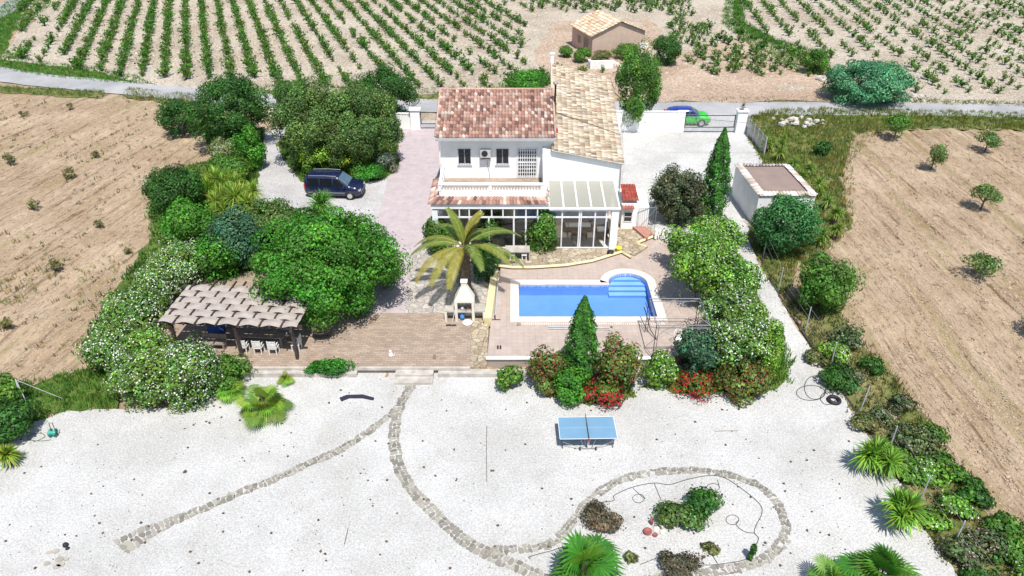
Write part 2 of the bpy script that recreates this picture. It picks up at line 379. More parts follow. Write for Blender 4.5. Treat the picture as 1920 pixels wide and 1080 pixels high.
# ---- open ground: one sheet to the horizon, relief where the tilled fields lie
def relief(X, Y):
    az_ = np.where(X < 0, R(12), 0.0); FT = X*np.cos(az_)-Y*np.sin(az_); FA = X*np.sin(az_)+Y*np.cos(az_)
    return FT, FA, .08*np.sin(FT*2*pi/1.7+.9*np.sin(FA*.13)) + .03*np.sin(FT*2*pi/.83+1.1*np.sin(FA*.21+FT*.3))
def ground():
    xs = np.unique(np.r_[-1600, -800, -400, -200, np.arange(-100, -62, 4), np.arange(-62, 62.01, .3), np.arange(66, 100, 4), 200, 400, 800, 1600])
    ys = np.unique(np.r_[-600, -200, -60, -20, np.arange(-4, 8, 2), np.arange(8, 76.01, .3), np.arange(78, 150, 3), 200, 300, 500, 900, 1600, 3000])
    X, Y = np.meshgrid(xs, ys); nx, ny = len(xs), len(ys)
    z = tz(X, Y)-.06
    low = np.zeros(X.shape, bool)
    for pl in list(POLY.values())+COVER:
        m_ = np.ones(X.shape, bool)
        for dx, dy in ((.5,0),(-.5,0),(0,.5),(0,-.5)): m_ &= inpoly(X+dx, Y+dy, pl)
        low |= m_
    k = (np.abs(X) < 60) & (Y < 74) & (Y > 8)
    FT, FA, row = relief(X, Y)
    ns = rng.normal(0, .012, X.shape); ns = (ns+np.roll(ns, 1, 0)+np.roll(ns, 2, 0)*.6)
    z = z+np.where(k & ~low, row+ns, 0)-np.where(low & (np.abs(X) < 62), .07, 0)
    v = np.c_[X.ravel(), Y.ravel(), z.ravel()]
    i, j = np.meshgrid(np.arange(nx-1), np.arange(ny-1)); a = (j*nx+i).ravel()
    f = np.c_[a, a+1, a+nx+1, a+nx]
    c = v[f].mean(1); hole = inpoly(c[:, 0], c[:, 1], pool_outline(.1)) | inpoly(c[:, 0], c[:, 1], pool_outline(-.3))
    f = f[~hole]
    me = np_mesh('ground', v, f, M['field']); fa = me.attributes.new('furrow', 'FLOAT_VECTOR', 'POINT'); fa.data.foreach_set('vector', np.c_[FT.ravel(), FA.ravel(), 0*FT.ravel()].astype(np.float32).ravel()); tag(link('ground', me), kind='structure')
POLY = {}
POLY['vineyard'] = gpoly([(30,62),(0,110),(60,118),(180,135),(290,163),(500,172),(800,180),(1030,168),(1150,150),(1240,170),(1500,172),(1560,160),(1545,120),(1400,62),(1372,20),(1372,-60),(60,-60)])
POLY['vineyard2'] = gpoly([(1392,-60),(1392,40),(1455,75),(1540,110),(1600,190),(1760,193),(1960,198),(2300,195),(2100,-60)])
sheet('vineyard_ground', POLY['vineyard'], M['vine_soil'], .02, step=3, jit=.5, grid=3, relief=.03)
sheet('vineyard_ground', POLY['vineyard2'], M['vine_soil'], .02, step=3, jit=.5, grid=3, relief=.03)
sheet('bare_soil', gpoly([(1150,150),(1240,120),(1300,95),(1400,70),(1540,130),(1590,189),(1400,192),(1165,190)]), M['pink_soil'], .05, step=2, jit=.6, grid=3, relief=.03)
sheet('bare_soil', gpoly([(1000,110),(1040,40),(1220,35),(1240,70),(1150,150),(1030,165)]), M['pink_soil'], .05, step=2, jit=.6, grid=3, relief=.03)
POLY['verge_a'] = gpoly([(-60,60),(60,-30),(95,-30),(95,12),(20,62),(14,95),(60,112),(180,128),(250,140),(292,160),(230,158),(100,146),(0,130),(-80,110)])
POLY['verge_b'] = gpoly([(240,166),(372,178),(365,196),(230,184)])
POLY['verge_c'] = gpoly([(-40,160),(60,164),(200,172),(190,185),(-40,170)])
POLY['verge_d'] = gpoly([(1400,222),(1440,207),(1560,204),(2000,214),(2000,245),(1750,240),(1600,250),(1580,330),(1592,430),(1540,480),(1495,500),(1478,560),(1452,546),(1398,440),(1440,330),(1402,262)])
POLY['verge_e'] = gpoly([(1660,186),(1800,188),(2000,196),(2000,204),(1660,193)])
POLY['verge_f'] = gpoly([(1470,560),(1560,560),(1600,620),(1660,680),(1730,770),(1830,910),(1910,1085),(1960,1200),(1840,1200),(1790,1085),(1715,980),(1640,850),(1590,770),(1540,690)])
POLY['verge_g'] = gpoly([(-80,748),(60,715),(160,690),(230,700),(215,770),(130,772),(62,790),(10,840),(-80,900)])
POLY['verge_h'] = gpoly([(1352,45),(1366,-20),(1402,-20),(1395,40),(1455,74),(1552,104),(1562,142),(1500,132),(1400,82)])
POLY['verge_i'] = gpoly([(1160,182),(1560,182),(1560,193),(1160,193)])
POLY['verge_j'] = gpoly([(380,168),(520,160),(800,166),(1030,160),(1030,182),(800,190),(380,184)])
for k, m_ in (('verge_a','verge_green'),('verge_b','verge'),('verge_c','verge'),('verge_d','verge'),('verge_e','verge'),('verge_f','verge'),('verge_g','verge_green'),('verge_h','verge_green'),('verge_i','verge'),('verge_j','verge')):
    sheet('verge', POLY[k], M[m_], .0, step=1.0, jit=.35, grid=2)
POLY['bed_a'] = gpoly([(285,330),(400,300),(380,240),(495,240),(490,300),(470,400),(560,395),(690,470),(690,570),(480,520),(340,530),(300,600),(160,700),(160,640),(280,450)])
POLY['bed_b'] = gpoly([(520,270),(560,340),(600,345),(715,338),(748,318),(740,230),(560,240)])
POLY['bed_c'] = gpoly([(1255,520),(1330,470),(1400,500),(1440,600),(1480,690),(1450,735),(1270,738),(1200,725),(1290,690),(1345,640),(1320,590)])
POLY['bed_d'] = gpoly([(1000,728),(1050,715),(1180,725),(1190,745),(1100,760),(1040,745)])
for k in ('bed_a','bed_b','bed_c','bed_d'): sheet('planting_bed', POLY[k], M['verge_green'], .06, step=.8, jit=.25, grid=2)
# ---- the lane, a ribbon
def ribbon(name, cl, wd, m, off, kind='structure'):
    P = [G(*q) for q in cl]; pts = []
    for i in range(len(P)-1):
        p0 = P[max(i-1, 0)]; p1 = P[i]; p2 = P[i+1]; p3 = P[min(i+2, len(P)-1)]
        for k in range(8):
            t = k/8; pts.append(.5*((2*p1)+(p2-p0)*t+(2*p0-5*p1+4*p2-p3)*t*t+(3*p1-p0-3*p2+p3)*t**3))
    pts.append(P[-1]); v = []; f = []
    for i, p in enumerate(pts):
        d = (pts[min(i+1, len(pts)-1)]-pts[max(i-1, 0)]); d.z = 0; d.normalize(); n = Vector((-d.y, d.x, 0))
        for k in range(5):
            q = p+n*wd*((k/4)-.5)*(1+.03*sin(i*1.7+k)); v.append((q.x, q.y, float(tz(q.x, q.y))+off+(.05 if 0 < k < 4 else 0)))
    for i in range(len(pts)-1):
        for k in range(4): a = i*5+k; f.append((a, a+5, a+6, a+1))
    o = link(name, np_mesh(name, v, f, m)); tag(o, kind=kind); return o
ribbon('road', [(1990,209),(1800,206),(1600,204),(1400,203.5),(1200,203),(1000,201),(800,198),(600,193),(480,187),(390,180),(290,170),(160,158),(60,148),(-40,130),(-90,100),(-80,60),(0,22),(60,-15),(110,-60)], 4.1, M['asphalt'], .03)

# ---- white gravel garden, with the strip running up the right side
garden = gpoly([(-60,1180),(-60,850),(12,835),(62,792),(130,772),(215,768),(320,765),(400,745),(440,697),(500,694),(740,697),(1240,697),(1380,640),(1395,560),(1375,470),(1380,430),(1396,436),(1425,500),(1455,548),(1490,610),(1530,672),(1568,715),(1600,780),(1640,840),(1690,910),(1722,975),(1770,1040),(1800,1085),(1850,1180)])
sheet('garden_gravel', garden, M['gravel'], .03, step=.5, jit=.07, grid=1.2)
yard = gpoly([(420,540),(440,400),(470,330),(500,245),(560,232),(760,226),(1160,228),(1400,252),(1430,305),(1400,440),(1200,470),(1140,500),(930,505),(912,600),(560,600)])
sheet('yard_gravel', yard, M['yard'], .02, step=1, jit=.1, grid=2.5)
yard2 = gpoly([(1168,228),(1400,252),(1430,305),(1400,440),(1200,470),(1168,440)])
sheet('yard_gravel', yard2, M['gravel'], .04, step=1, jit=.1, grid=2.5)
pink = gpoly([(690,590),(690,470),(712,400),(735,310),(752,245),(826,236),(830,480),(800,590)])
sheet('driveway', pink, M['pink'], .035, step=1.5, jit=.04, grid=4)
apron = gpoly([(1190,228),(1190,208),(1420,208),(1400,250),(1190,250)])
sheet('gate_apron', apron, M['yard'], .05, step=1, jit=.1, grid=3)
flag = gpoly([(760,590),(765,500),(800,440),(920,440),(930,590)])
sheet('flagstone_patio', flag, M['crazy_grey'], .05, step=1, jit=.03, grid=4)

P1 = lambda a, b, z=0: (lambda p: (p.x, p.y))(W(a, b, z))
deck0 = [P1(913,671,DZ), P1(1250,671,DZ), P1(1330,655,DZ), P1(1335,600,DZ), P1(1300,520,DZ), P1(1262,460,DZ), P1(1225,440,DZ), P1(940,430,DZ), P1(925,560,DZ)]
# ---- brick terrace with retaining edge
def slab(name, pts, z0, z1, m, kind='structure', holes=()):
    if holes:
        return sheet(name, pts, m, 0, zf=lambda x, y: np.full(np.shape(x), z1), step=50, jit=0, grid=3, holes=holes)
    o = MB().prism(pts, z0, z1).build(name, m); tag(o, kind=kind); return o
TY = 31.15
xr = W(913, 680).x
P1 = lambda a, b, z=0: (lambda p: (p.x, p.y))(W(a, b, z))
slab('brick_terrace', [(-21.5, TY), (W(884,683).x, TY), (W(880,600).x, W(880,590).y), (-9.5, W(700,588).y), (-9.9, 41.2), (-21, 41.2)], -.5, .08, M['terra'])
slab('stone_walk', [(W(884,683).x+.003, TY), (xr, TY), (xr, W(884,590).y), (W(880,600).x+.003, W(884,590).y)], -.5, .085, M['crazy'])
slab('terrace_edge', [(-16.2, TY-.42), (-8.4, TY-.42), (-8.4, TY-.003), (-16.2, TY-.003)], -.5, -.06, M['concrete'])
slab('terrace_edge', [(-4.0, TY-.42), (xr+8.5, TY-.42), (xr+8.5, TY-.003), (-4.0, TY-.003)], -.5, -.07, M['concrete'])
slab('terrace_curb', [(-16.6, TY-.15), (xr-.9, TY-.15), (xr-.9, TY+.0), (-16.6, TY+.0)], -.055, .1, M['concrete'])
st = W(775, 700, -.2)
for i, (a, zt) in enumerate(((.45, -.03), (.95, -.16))):
    slab('stone_step', [(-6.3, TY-a-.1), (-4.25, TY-a-.1), (-4.25, TY-a+.5-.1*(i == 0)), (-6.3, TY-a+.5-.1*(i == 0))], -.5, zt, M['concrete'])

COVER = [garden, yard, [(-21.5, TY), (xr, TY), (xr, 41), (-21, 41.2)], deck0]
ground()
# ---- pool deck, patio and pool
deck = [P1(913,671,DZ), P1(1250,671,DZ), P1(1330,655,DZ), P1(1335,600,DZ), P1(1300,520,DZ), P1(1262,460,DZ), P1(1225,440,DZ), P1(1130,430,DZ), P1(940,430,DZ), P1(938,520,DZ), P1(925,560,DZ)]
slab('pool_deck', deck, 0, DZ, M['deck'], holes=[HOLE])
dk = MB()
for i in range(len(deck)):
    a, b = deck[i], deck[(i+1) % len(deck)]; dk.quad((*a, -.5), (*b, -.5), (*b, DZ), (*a, DZ))
o = dk.build('deck_riser', M['brickred']); tag(o, kind='structure')
wl = MB().box(deck[0][0]-.05, deck[0][1]-.09, DZ-.07, deck[1][0], deck[0][1]+.12, DZ+.025).build('deck_coping', M['white']); tag(wl, kind='structure')
patio = [P1(940,497,.42), P1(1000,498,.42), P1(1060,494,.42), P1(1110,486,.42), P1(1163,470,.42), P1(1190,478,.42), P1(1215,462,.42), P1(1195,455,.42), P1(1238,437,.42), P1(1200,415,.42), P1(1150,400,.42), P1(860,400,.42), P1(860,470,.42)]
slab('stone_patio', patio, 0, .42, M['crazy'])
cu = MB(); cc = [P1(x, y, .45) for x, y in ((925,497),(960,501),(1000,501),(1060,497),(1110,489),(1165,472),(1184,482))]
cu.tube([(x, y, .45) for x, y in cc], .11, 4); cu.tube([(x, y, .45) for x, y in (P1(1212,462,.45), P1(1192,456,.45), P1(1240,437,.45))], .11, 4)
tag(cu.build('patio_kerb', M['cream']), kind='structure')
# cream step wall on the left of the deck
wall = MB().prism([P1(908,612), P1(922,612), P1(934,520), P1(922,520)], 0, .62).build('low_wall', M['cream'])
tag(wall, 'low cream painted wall between barbecue and pool deck', 'wall')
pt = empty('swimming_pool', (0, 0, 0), 'blue tiled swimming pool with a rounded stair bay at its back right', 'pool')
cp = MB(); oi, oo = pool_outline(.0), pool_outline(.52)
for i in range(len(oi)):
    j = (i+1) % len(oi)
    a, b, c, d = oo[i], oo[j], oi[j], oi[i]
    cp.quad((*a, DZ+.05), (*b, DZ+.05), (*c, DZ+.05), (*d, DZ+.05)); cp.quad((*a, DZ-.05), (*b, DZ-.05), (*b, DZ+.05), (*a, DZ+.05)); cp.quad((*d, DZ+.05), (*c, DZ+.05), (*c, DZ-.04), (*d, DZ-.04))
cp.build('coping', M['coping'], pt)
ba = MB()
for i in range(len(oi)):
    j = (i+1) % len(oi); ba.quad((*oi[i], DZ-.04), (*oi[j], DZ-.04), (*oi[j], -.5), (*oi[i], -.5))
ba.poly([(*p, -.5) for p in oi]); ba.build('basin', M['tank'], pt)
bd = MB(); g = -.012
ob = pool_outline(g)
for i in range(len(ob)):
    j = (i+1) % len(ob); bd.quad((*ob[i], DZ-.05), (*ob[j], DZ-.05), (*ob[j], DZ-.2), (*ob[i], DZ-.2))
bd.build('tile_band', brick_mat('pool_band', (.30,.42,.62), (.12,.26,.55), (.6,.65,.7), .12, .05, .006), pt)
for k in range(4):
    yy = BYC+.75-.42*k; s_ = MB(); r = (BX1-BX0)/2-.02; cx = (BX0+BX1)/2
    back = [(cx+r*cos(a), BYC+r*.97*sin(a)) for a in [pi*i/16 for i in range(17)]]
    back = [(x, max(y, yy+.01)) for x, y in back] if yy > BYC else back
    s_.prism([(BX0+.02, yy), (BX1-.02, yy)]+back, -.49+.001*k, DZ-.25-.13*k)
    s_.build('pool_step', M['tanklight'], pt)
    MB().box(BX0+.03, yy-.02, DZ-.31-.13*k, BX1-.03, yy+.05, DZ-.245-.13*k).build('step_nosing', M['tank'], pt)
MB().poly([(*p, DZ-.13) for p in pool_outline(-.005)]).build('water', M['water'], pt)
gr = MB()
for i in range(70): gr.box(PX0-.2+i*.125, PY0-.78, DZ+.004, PX0-.2+i*.125+.07, PY0-.60, DZ+.02)
tag(gr.build('drain_grate', M['coping']), 'white slotted overflow grate along the front of the pool', 'drain grate')
p0, p1 = W(1028,614,DZ), W(1142,616,DZ)
tag(MB().tube([(p0.x, p0.y, DZ+.06), (p1.x, p1.y, DZ+.06)], .04, 6).tube([(p0.x, p0.y-.2, DZ+.06), (p1.x, p1.y-.17, DZ+.06)], .03, 6).build('pool_pole', M['galv']), 'silver telescopic pole lying behind the tall front cypress', 'pole')
rl = empty('cover_roller', (W(930,560,DZ).x, W(930,560,DZ).y, DZ), 'rolled pool cover pole with small end stands left of the pool', 'cover roller')
y0 = W(0,600,DZ).y-rl.location.y; y1 = W(0,530,DZ).y-rl.location.y
MB().tube([(0, y0, .35), (0.1, y1, .35)], .05, 8).build('roller_tube', M['galv'], rl)
for yy in (y0, y1): MB().tube([(-.3, yy, .03), (.3, yy, .03)], .025).tube([(0, yy, .03), (0, yy, .36)], .025).build('stand', M['dark'], rl)

# ---- crazy-paved paths: flat stones set in the gravel
def catmull(P, k=10):
    out = []
    for i in range(len(P)-1):
        p0 = P[max(i-1, 0)]; p1 = P[i]; p2 = P[i+1]; p3 = P[min(i+2, len(P)-1)]
        for a in range(k):
            t = a/k; out.append(.5*((2*p1)+(p2-p0)*t+(2*p0-5*p1+4*p2-p3)*t*t+(3*p1-p0-3*p2+p3)*t**3))
    out.append(P[-1]); return out
def stones(name, px, wds, seed=3, cs=.20, drop=.0):
    r = random.Random(seed); P = catmull([G(*q) for q in px]); L = [0]
    for a, b in zip(P, P[1:]): L.append(L[-1]+(b-a).length)
    T = L[-1]; n = int(T/cs); mb = MB(); tn = []
    def at(s):
        s = min(max(s, 0), T-1e-4); i = next(k for k in range(len(L)-1) if L[k+1] > s); t = (s-L[i])/(L[i+1]-L[i])
        p = P[i].lerp(P[i+1], t); d = (P[i+1]-P[i]); d.z = 0; d.normalize(); return p, Vector((-d.y, d.x, 0))
    def wid(s):
        u = s/T*(len(wds)-1); i = min(int(u), len(wds)-2); return wds[i]+(wds[i+1]-wds[i])*(u-i)
    K = 3; grid = {}
    for i in range(n+1):
        s = i*cs
        for k in range(K+1):
            s2 = s+r.uniform(-.42, .42)*cs; p, nn = at(s2); q = p+nn*(wid(s2)*(k/K-.5)+r.uniform(-.07, .07)); grid[i, k] = q
    for i in range(n):
        k = 0
        while k < K:
            if r.random() < drop: k += 1; continue
            span = 2 if (r.random() < .3 and k < K-1) else 1
            c = [grid[i, k], grid[i+1, k], grid[i+1, k+span], grid[i, k+span]]; k += span
            cen = sum(c, Vector())/4; pts = []
            for a in range(4):
                A = c[a]; B = c[(a+1) % 4]; Z = c[a-1]
                pts += [A.lerp(Z, r.uniform(.1, .3)), A.lerp(B, r.uniform(.1, .3))]
            pts = [cen+(p-cen)*r.uniform(.76, .90) for p in pts]
            ar = sum(pts[a].x*pts[(a+1) % 8].y-pts[(a+1) % 8].x*pts[a].y for a in range(8))
            if ar < 0: pts.reverse()
            h = r.uniform(.05, .075); zz = float(tz(cen.x, cen.y)); m0 = len(mb.v)
            mb.prism([(p.x, p.y) for p in pts], zz, zz+h); b_ = r.uniform(.5, 1.05); tn += [(b_*.33, b_*(.305+r.uniform(-.015, .02)), b_*.255)]*(len(mb.v)-m0)
    me = bpy.data.meshes.new(name); me.from_pydata(mb.v, [], mb.f); a = me.color_attributes.new('tint', 'FLOAT_COLOR', 'POINT')
    cc = np.ones((len(tn), 4), np.float32); cc[:, :3] = tn; a.data.foreach_set('color', cc.ravel()); me.materials.append(M['tile'])
    return tag(link(name, me), kind='structure')
stones('stone_path', [(776,714),(765,735),(748,765),(741,800),(740,840),(752,885),(778,925),(815,965),(860,1005),(910,1038),(970,1063),(1030,1092)], [.55,.6,.6,.58,.6,.65], 3)
stones('stone_path', [(742,770),(712,795),(650,838),(585,868),(520,897),(450,925),(380,955),(315,983),(265,1005),(225,1030)], [.4,.42,.45,.45,.45,.5,1.15], 4)
stones('stone_path', [(900,1034),(960,1033),(1020,1026),(1058,1000),(1082,968),(1108,938),(1145,910),(1195,892),(1255,884),(1320,884),(1380,895),(1428,915),(1458,945),(1472,980),(1472,1010),(1452,1035),(1415,1057),(1360,1070),(1290,1078),(1200,1090)], [.5,.45,.45,.42,.42,.42,.45,.5,.5,.45], 5, drop=.06)
# ================================================================ VEGETATION BUILDERS
def leaf_cloud(pos, nrm, size, cols, asp=1.6):
    """one rhombic leaf clump per point"""
    n = len(pos); nrm = nrm/np.linalg.norm(nrm, axis=1, keepdims=True)
    r = rng.normal(size=(n, 3)); u = np.cross(nrm, r); u /= np.linalg.norm(u, axis=1, keepdims=True)+1e-9; w_ = np.cross(nrm, u)
    s = (size*rng.uniform(.6, 1.35, n))[:, None]
    bend = nrm*s*rng.uniform(-.25, .15, (n, 1))
    v = np.stack([pos-u*s*asp*.5+bend, pos-w_*s*.5, pos+u*s*asp*.5+bend, pos+w_*s*.5], 1).reshape(-1, 3)
    f = np.arange(4*n).reshape(-1, 4)
    return v, f, np.repeat(cols, 4, axis=0)
def dirs(n):
    d = rng.normal(size=(n, 3)); return d/np.linalg.norm(d, axis=1, keepdims=True)
def vary(c, n, amt=.3, hue=.25):
    b = np.exp(rng.normal(0, amt, (n, 1))); h = rng.uniform(-hue, hue, n)
    o = np.array(c)[None, :]*b; o[:, 0] *= 1+h*1.6; o[:, 2] *= 1-h*.5; return np.clip(o, .002, .95)
GR = {  # species: colour, leaf size, lobe count factor, flower colour, flower share
 'bright': ((.064,.215,.018), .105, 1.5, None, 0),
 'mid':    ((.078,.185,.022), .10, 1.5, None, 0),
 'dark':   ((.036,.115,.016), .10, 1.5, None, 0),
 'olive':  ((.095,.170,.038), .10, 1.5, None, 0),
 'citrus': ((.17,.29,.025), .11, 1.6, None, 0),
 'lime':   ((.15,.30,.030), .09, 1.8, None, 0),
 'blue':   ((.050,.13,.065), .10, 1.5, None, 0),
 'teal':   ((.048,.17,.045), .10, 1.5, None, 0),
 'reed':   ((.080,.24,.115), .13, 1.8, None, 0),
 'grey':   ((.15,.18,.13), .08, 1.8, None, 0),
 'box':    ((.045,.21,.018), .075, 1.8, None, 0),
 'oleander': ((.11,.215,.035), .11, 1.6, (.78,.78,.72), .30),
 'oleander_sparse': ((.13,.27,.030), .11, 1.6, (.78,.78,.68), .14),
 'pinkflower': ((.09,.13,.045), .10, 1.6, (.58,.34,.42), .14),
 'redflower': ((.07,.15,.02), .11, 1.6, (.46,.03,.04), .66),
 'redmix': ((.10,.16,.03), .11, 1.6, (.34,.06,.05), .24),
 'brown':  ((.115,.10,.06), .07, 2.2, None, 0),
 'spiky':  ((.085,.105,.05), .11, 2.2, None, 0),
 'weed':   ((.14,.15,.05), .09, 1.5, None, 0),
 'pale':   ((.15,.21,.07), .10, 1.6, (.72,.62,.66), .22),
 'yellowflower': ((.12,.2,.03), .08, 1.5, (.75,.60,.03), .5),
}
def crown_mesh(name, rx, ry, rz, sp, dens=1.0, shape='round', leafscale=1.0, ragged=0.0):
    c, ls, lf, fc, fs = GR[sp]; ls *= leafscale
    a = 4*pi*(((rx*ry)**1.6+(rx*rz)**1.6+(ry*rz)**1.6)/3)**(1/1.6)
    n = int(min(max(a*1.55*dens/(.8*ls*ls)*1.55, 120), 120000))
    rad = np.array([rx, ry, rz]); rm = (rx*ry*rz)**(1/3)
    L = int(max(7, min(170, 10*lf*(rm/.9)**1.6)))
    lr = (.50 if L < 14 else .50*(14/L)**.36)
    ld_ = dirs(L); ld_[:, 2] = np.abs(ld_[:, 2])*np.where(rng.random(L) < .72, 1, -1)
    base = 1-lr*.85
    lc = ld_*base*rng.uniform(.76, 1.04+ragged, (L, 1)); lrad = lr*rng.uniform(.7, 1.25, L)
    tone = np.exp(np.clip(rng.normal(0, .25, L), -.6, .32)); htone = rng.uniform(-.2, .2, L)
    k = rng.integers(0, L, n); d = dirs(n); rr = lrad[k]*(rng.uniform(.45, 1, n)**.35)*(1+np.where(rng.random(n) < .12, rng.uniform(0, .28+ragged, n), 0))
    p = lc[k]+d*rr[:, None]
    if shape == 'cone':
        pass
    e = np.linalg.norm(p, axis=1); keep = (e > .55) | (rng.random(n) < .35)
    if sp not in ('mid0',): keep &= p[:, 2] > -.97
    p = p[keep]; d = d[keep]; k = k[keep]; n = len(p)
    nr = d*.9+p*.5+rng.normal(0, .5, (n, 3)); nr[:, 2] += .25
    cols = vary(c, n, .36, .16)*tone[k][:, None]; cols[:, 0] *= 1+htone[k]
    fl = None
    if fc:
        patch = rng.random(L) < .8
        isf = (rng.random(n) < fs*np.where(patch[k], 1.2, .3)) & (np.linalg.norm(p, axis=1) > .7) & (p[:, 2] > -.75)
        fp, fn = p[isf], nr[isf]; p, nr, cols = p[~isf], nr[~isf], cols[~isf]
        v, f, t = leaf_cloud(fp*rad*1.02, fn, ls*.72, vary(fc, len(fp), .12, .05), 1.05)
        fl = np_mesh('flowers', v, f, M['flower'], t)
    v, f, t = leaf_cloud(p*rad, nr, ls, cols)
    return np_mesh(name, v, f, M['leaf'], t), fl
def fit(b, clear=0.0):
    x0, y0, x1, y1 = b; cx, cy = (x0+x1)/2, (y0+y1)/2; phi = TH+atan((cy-540)/F)
    P = G(cx, y1); zg = P.z; Zc = zg+clear+1
    for _ in range(6):
        p = W(cx, cy, Zc); s = F/depth(p); hw = (x1-x0)/2/s; hv = (y1-y0)/2/s
        ry = hw; rz2 = (hv*hv-(ry*sin(phi))**2)/cos(phi)**2
        rz = sqrt(rz2) if rz2 > (.42*hw)**2 else .42*hw
        if rz2 <= (.42*hw)**2: ry = sqrt(max(hv*hv-(rz*cos(phi))**2, (.25*hw)**2))/sin(phi)
        rz = min(rz, 3.0*hw); zg = float(tz(p.x, p.y)); Zc = zg+clear+rz*.93
    return p.x, p.y, zg, hw, ry, rz, Zc
def limb(mb, a, b, r0, r1):
    a, b = Vector(a), Vector(b); m_ = a.lerp(b, .5)+Vector((random.uniform(-.08, .08), random.uniform(-.08, .08), 0))*(b-a).length
    mb.tube([a, m_, b], [r0, (r0+r1)/2, r1], 6)
PLACED = []
def plant(bb, sp, label, cat='shrub', name='shrub', clear=0.0, zb=None, group=None, dens=1.0, ls=1.0, ragged=.26, trunk=False):
    x, y, zg, rx, ry, rz, Zc = fit(bb, clear)
    if zb is not None:
        p = W((bb[0]+bb[2])/2, (bb[1]+bb[3])/2, zb+rz*.8); x, y, zg, Zc = p.x, p.y, zb, p.z
    PLACED.append((x, y, max(rx, ry)))
    e = empty(name, (x, y, zg), label, cat, group=group)
    me, fl = crown_mesh('crown' if trunk else 'foliage', rx, ry, rz, sp, dens, leafscale=ls, ragged=ragged)
    o = link('crown' if trunk else 'foliage', me, e); o.location = (0, 0, Zc-zg)
    if fl: o = link('flowers', fl, e); o.location = (0, 0, Zc-zg)
    mb = MB(); top = Zc-zg
    if trunk:
        r0 = max(.05, min(.22, .05*rx)); mb.tube([(0, 0, -.1), (.04, 0, top*.5), (0, 0, top)], [r0*1.3, r0, r0*.6], 8)
        for k in range(5):
            a = k*1.26+random.random(); limb(mb, (0, 0, top*.55), (rx*.6*cos(a), ry*.6*sin(a), top+rz*random.uniform(-.1, .4)), r0*.6, r0*.2)
        mb.build('trunk', M['bark'], e, True)
    else:
        for k in range(4):
            a = k*1.6+random.random(); limb(mb, (0, 0, -.05), (rx*.5*cos(a), ry*.5*sin(a), top), .035, .012)
        mb.build('stem', M['bark'], e)
    return e
def cypress(bb, label):
    """tall narrow cone: base centre, width and top from the photo's proportions"""
    x0, y0, x1, y1 = bb; P = G((x0+x1)/2, y1); z0 = P.z; s = F/depth(P); y = P.y+(x1-x0)/2/s
    p = W((x0+x1)/2, y1, z0); rw = (x1-x0)/2/(F/depth(Vector((p.x, y, z0+2)))); h = zat(y, y0)-z0; x = p.x*(1+.0)
    top = ((x0+x1)/2-960)/F; x = top*depth(Vector((0, y, z0+h/2)))
    e = empty('cypress_tree', (x, y, z0), label, 'tree')
    n = int(7.0*rw*h/(.085*.085)*1.5); t = rng.uniform(0.0, 1, n)**.8
    prof = np.interp(t, [0, .08, .25, .5, .75, .92, 1], [.6, .85, 1, .9, .6, .25, .04])
    a = rng.uniform(0, 2*pi, n); lob = 1+.13*np.sin(a*5+t*9)+.10*np.sin(a*9-t*23)+.08*np.sin(t*40+a*2)
    dd = prof*rw*lob*rng.uniform(.72, 1.04, n); pos = np.c_[dd*np.cos(a), dd*np.sin(a), t*h]
    nr = np.c_[np.cos(a), np.sin(a), np.full(n, .45)]+rng.normal(0, .35, (n, 3))
    c = vary((.045, .16, .018), n, .28, .15)*(1+.35*np.sin(a*5+t*9))[:, None]
    v, f, tt = leaf_cloud(pos, nr, .09, np.clip(c, .003, .9), 2.2)
    link('crown', np_mesh('crown', v, f, M['leaf'], tt), e)
    MB().tube([(0, 0, -.1), (0, 0, h*.8)], [.14, .03], 8).build('trunk', M['bark'], e)
    return e
def blades(heads, n, length, width, col, droop=.25, seed=1, updown=(-.45, 1.0), amt=.3):
    """rosettes of narrow tapering leaves"""
    V = []; Fc = []; T = []; k = 0
    for (hx, hy, hz, sc) in heads:
        for i in range(n):
            a = random.uniform(0, 2*pi); e = random.uniform(*updown)*pi/2*.9; L = length*sc*random.uniform(.75, 1.1)
            d = Vector((cos(a)*cos(e), sin(a)*cos(e), sin(e))); s = Vector((-sin(a), cos(a), 0))*width*sc
            o = Vector((hx, hy, hz)); m_ = o+d*L*.55; t = o+d*L-Vector((0, 0, droop*L*cos(e)))
            V += [o-s*.5, o+s*.5, m_+s*.5, m_-s*.5, t, t+s*.04]
            Fc += [(k, k+1, k+2, k+3), (k+3, k+2, k+5, k+4)]; k += 6
            c = vary(col, 1, amt, .2)[0]; T += [c]*6
    return np.array([tuple(v) for v in V]), np.array(Fc), np.array(T)
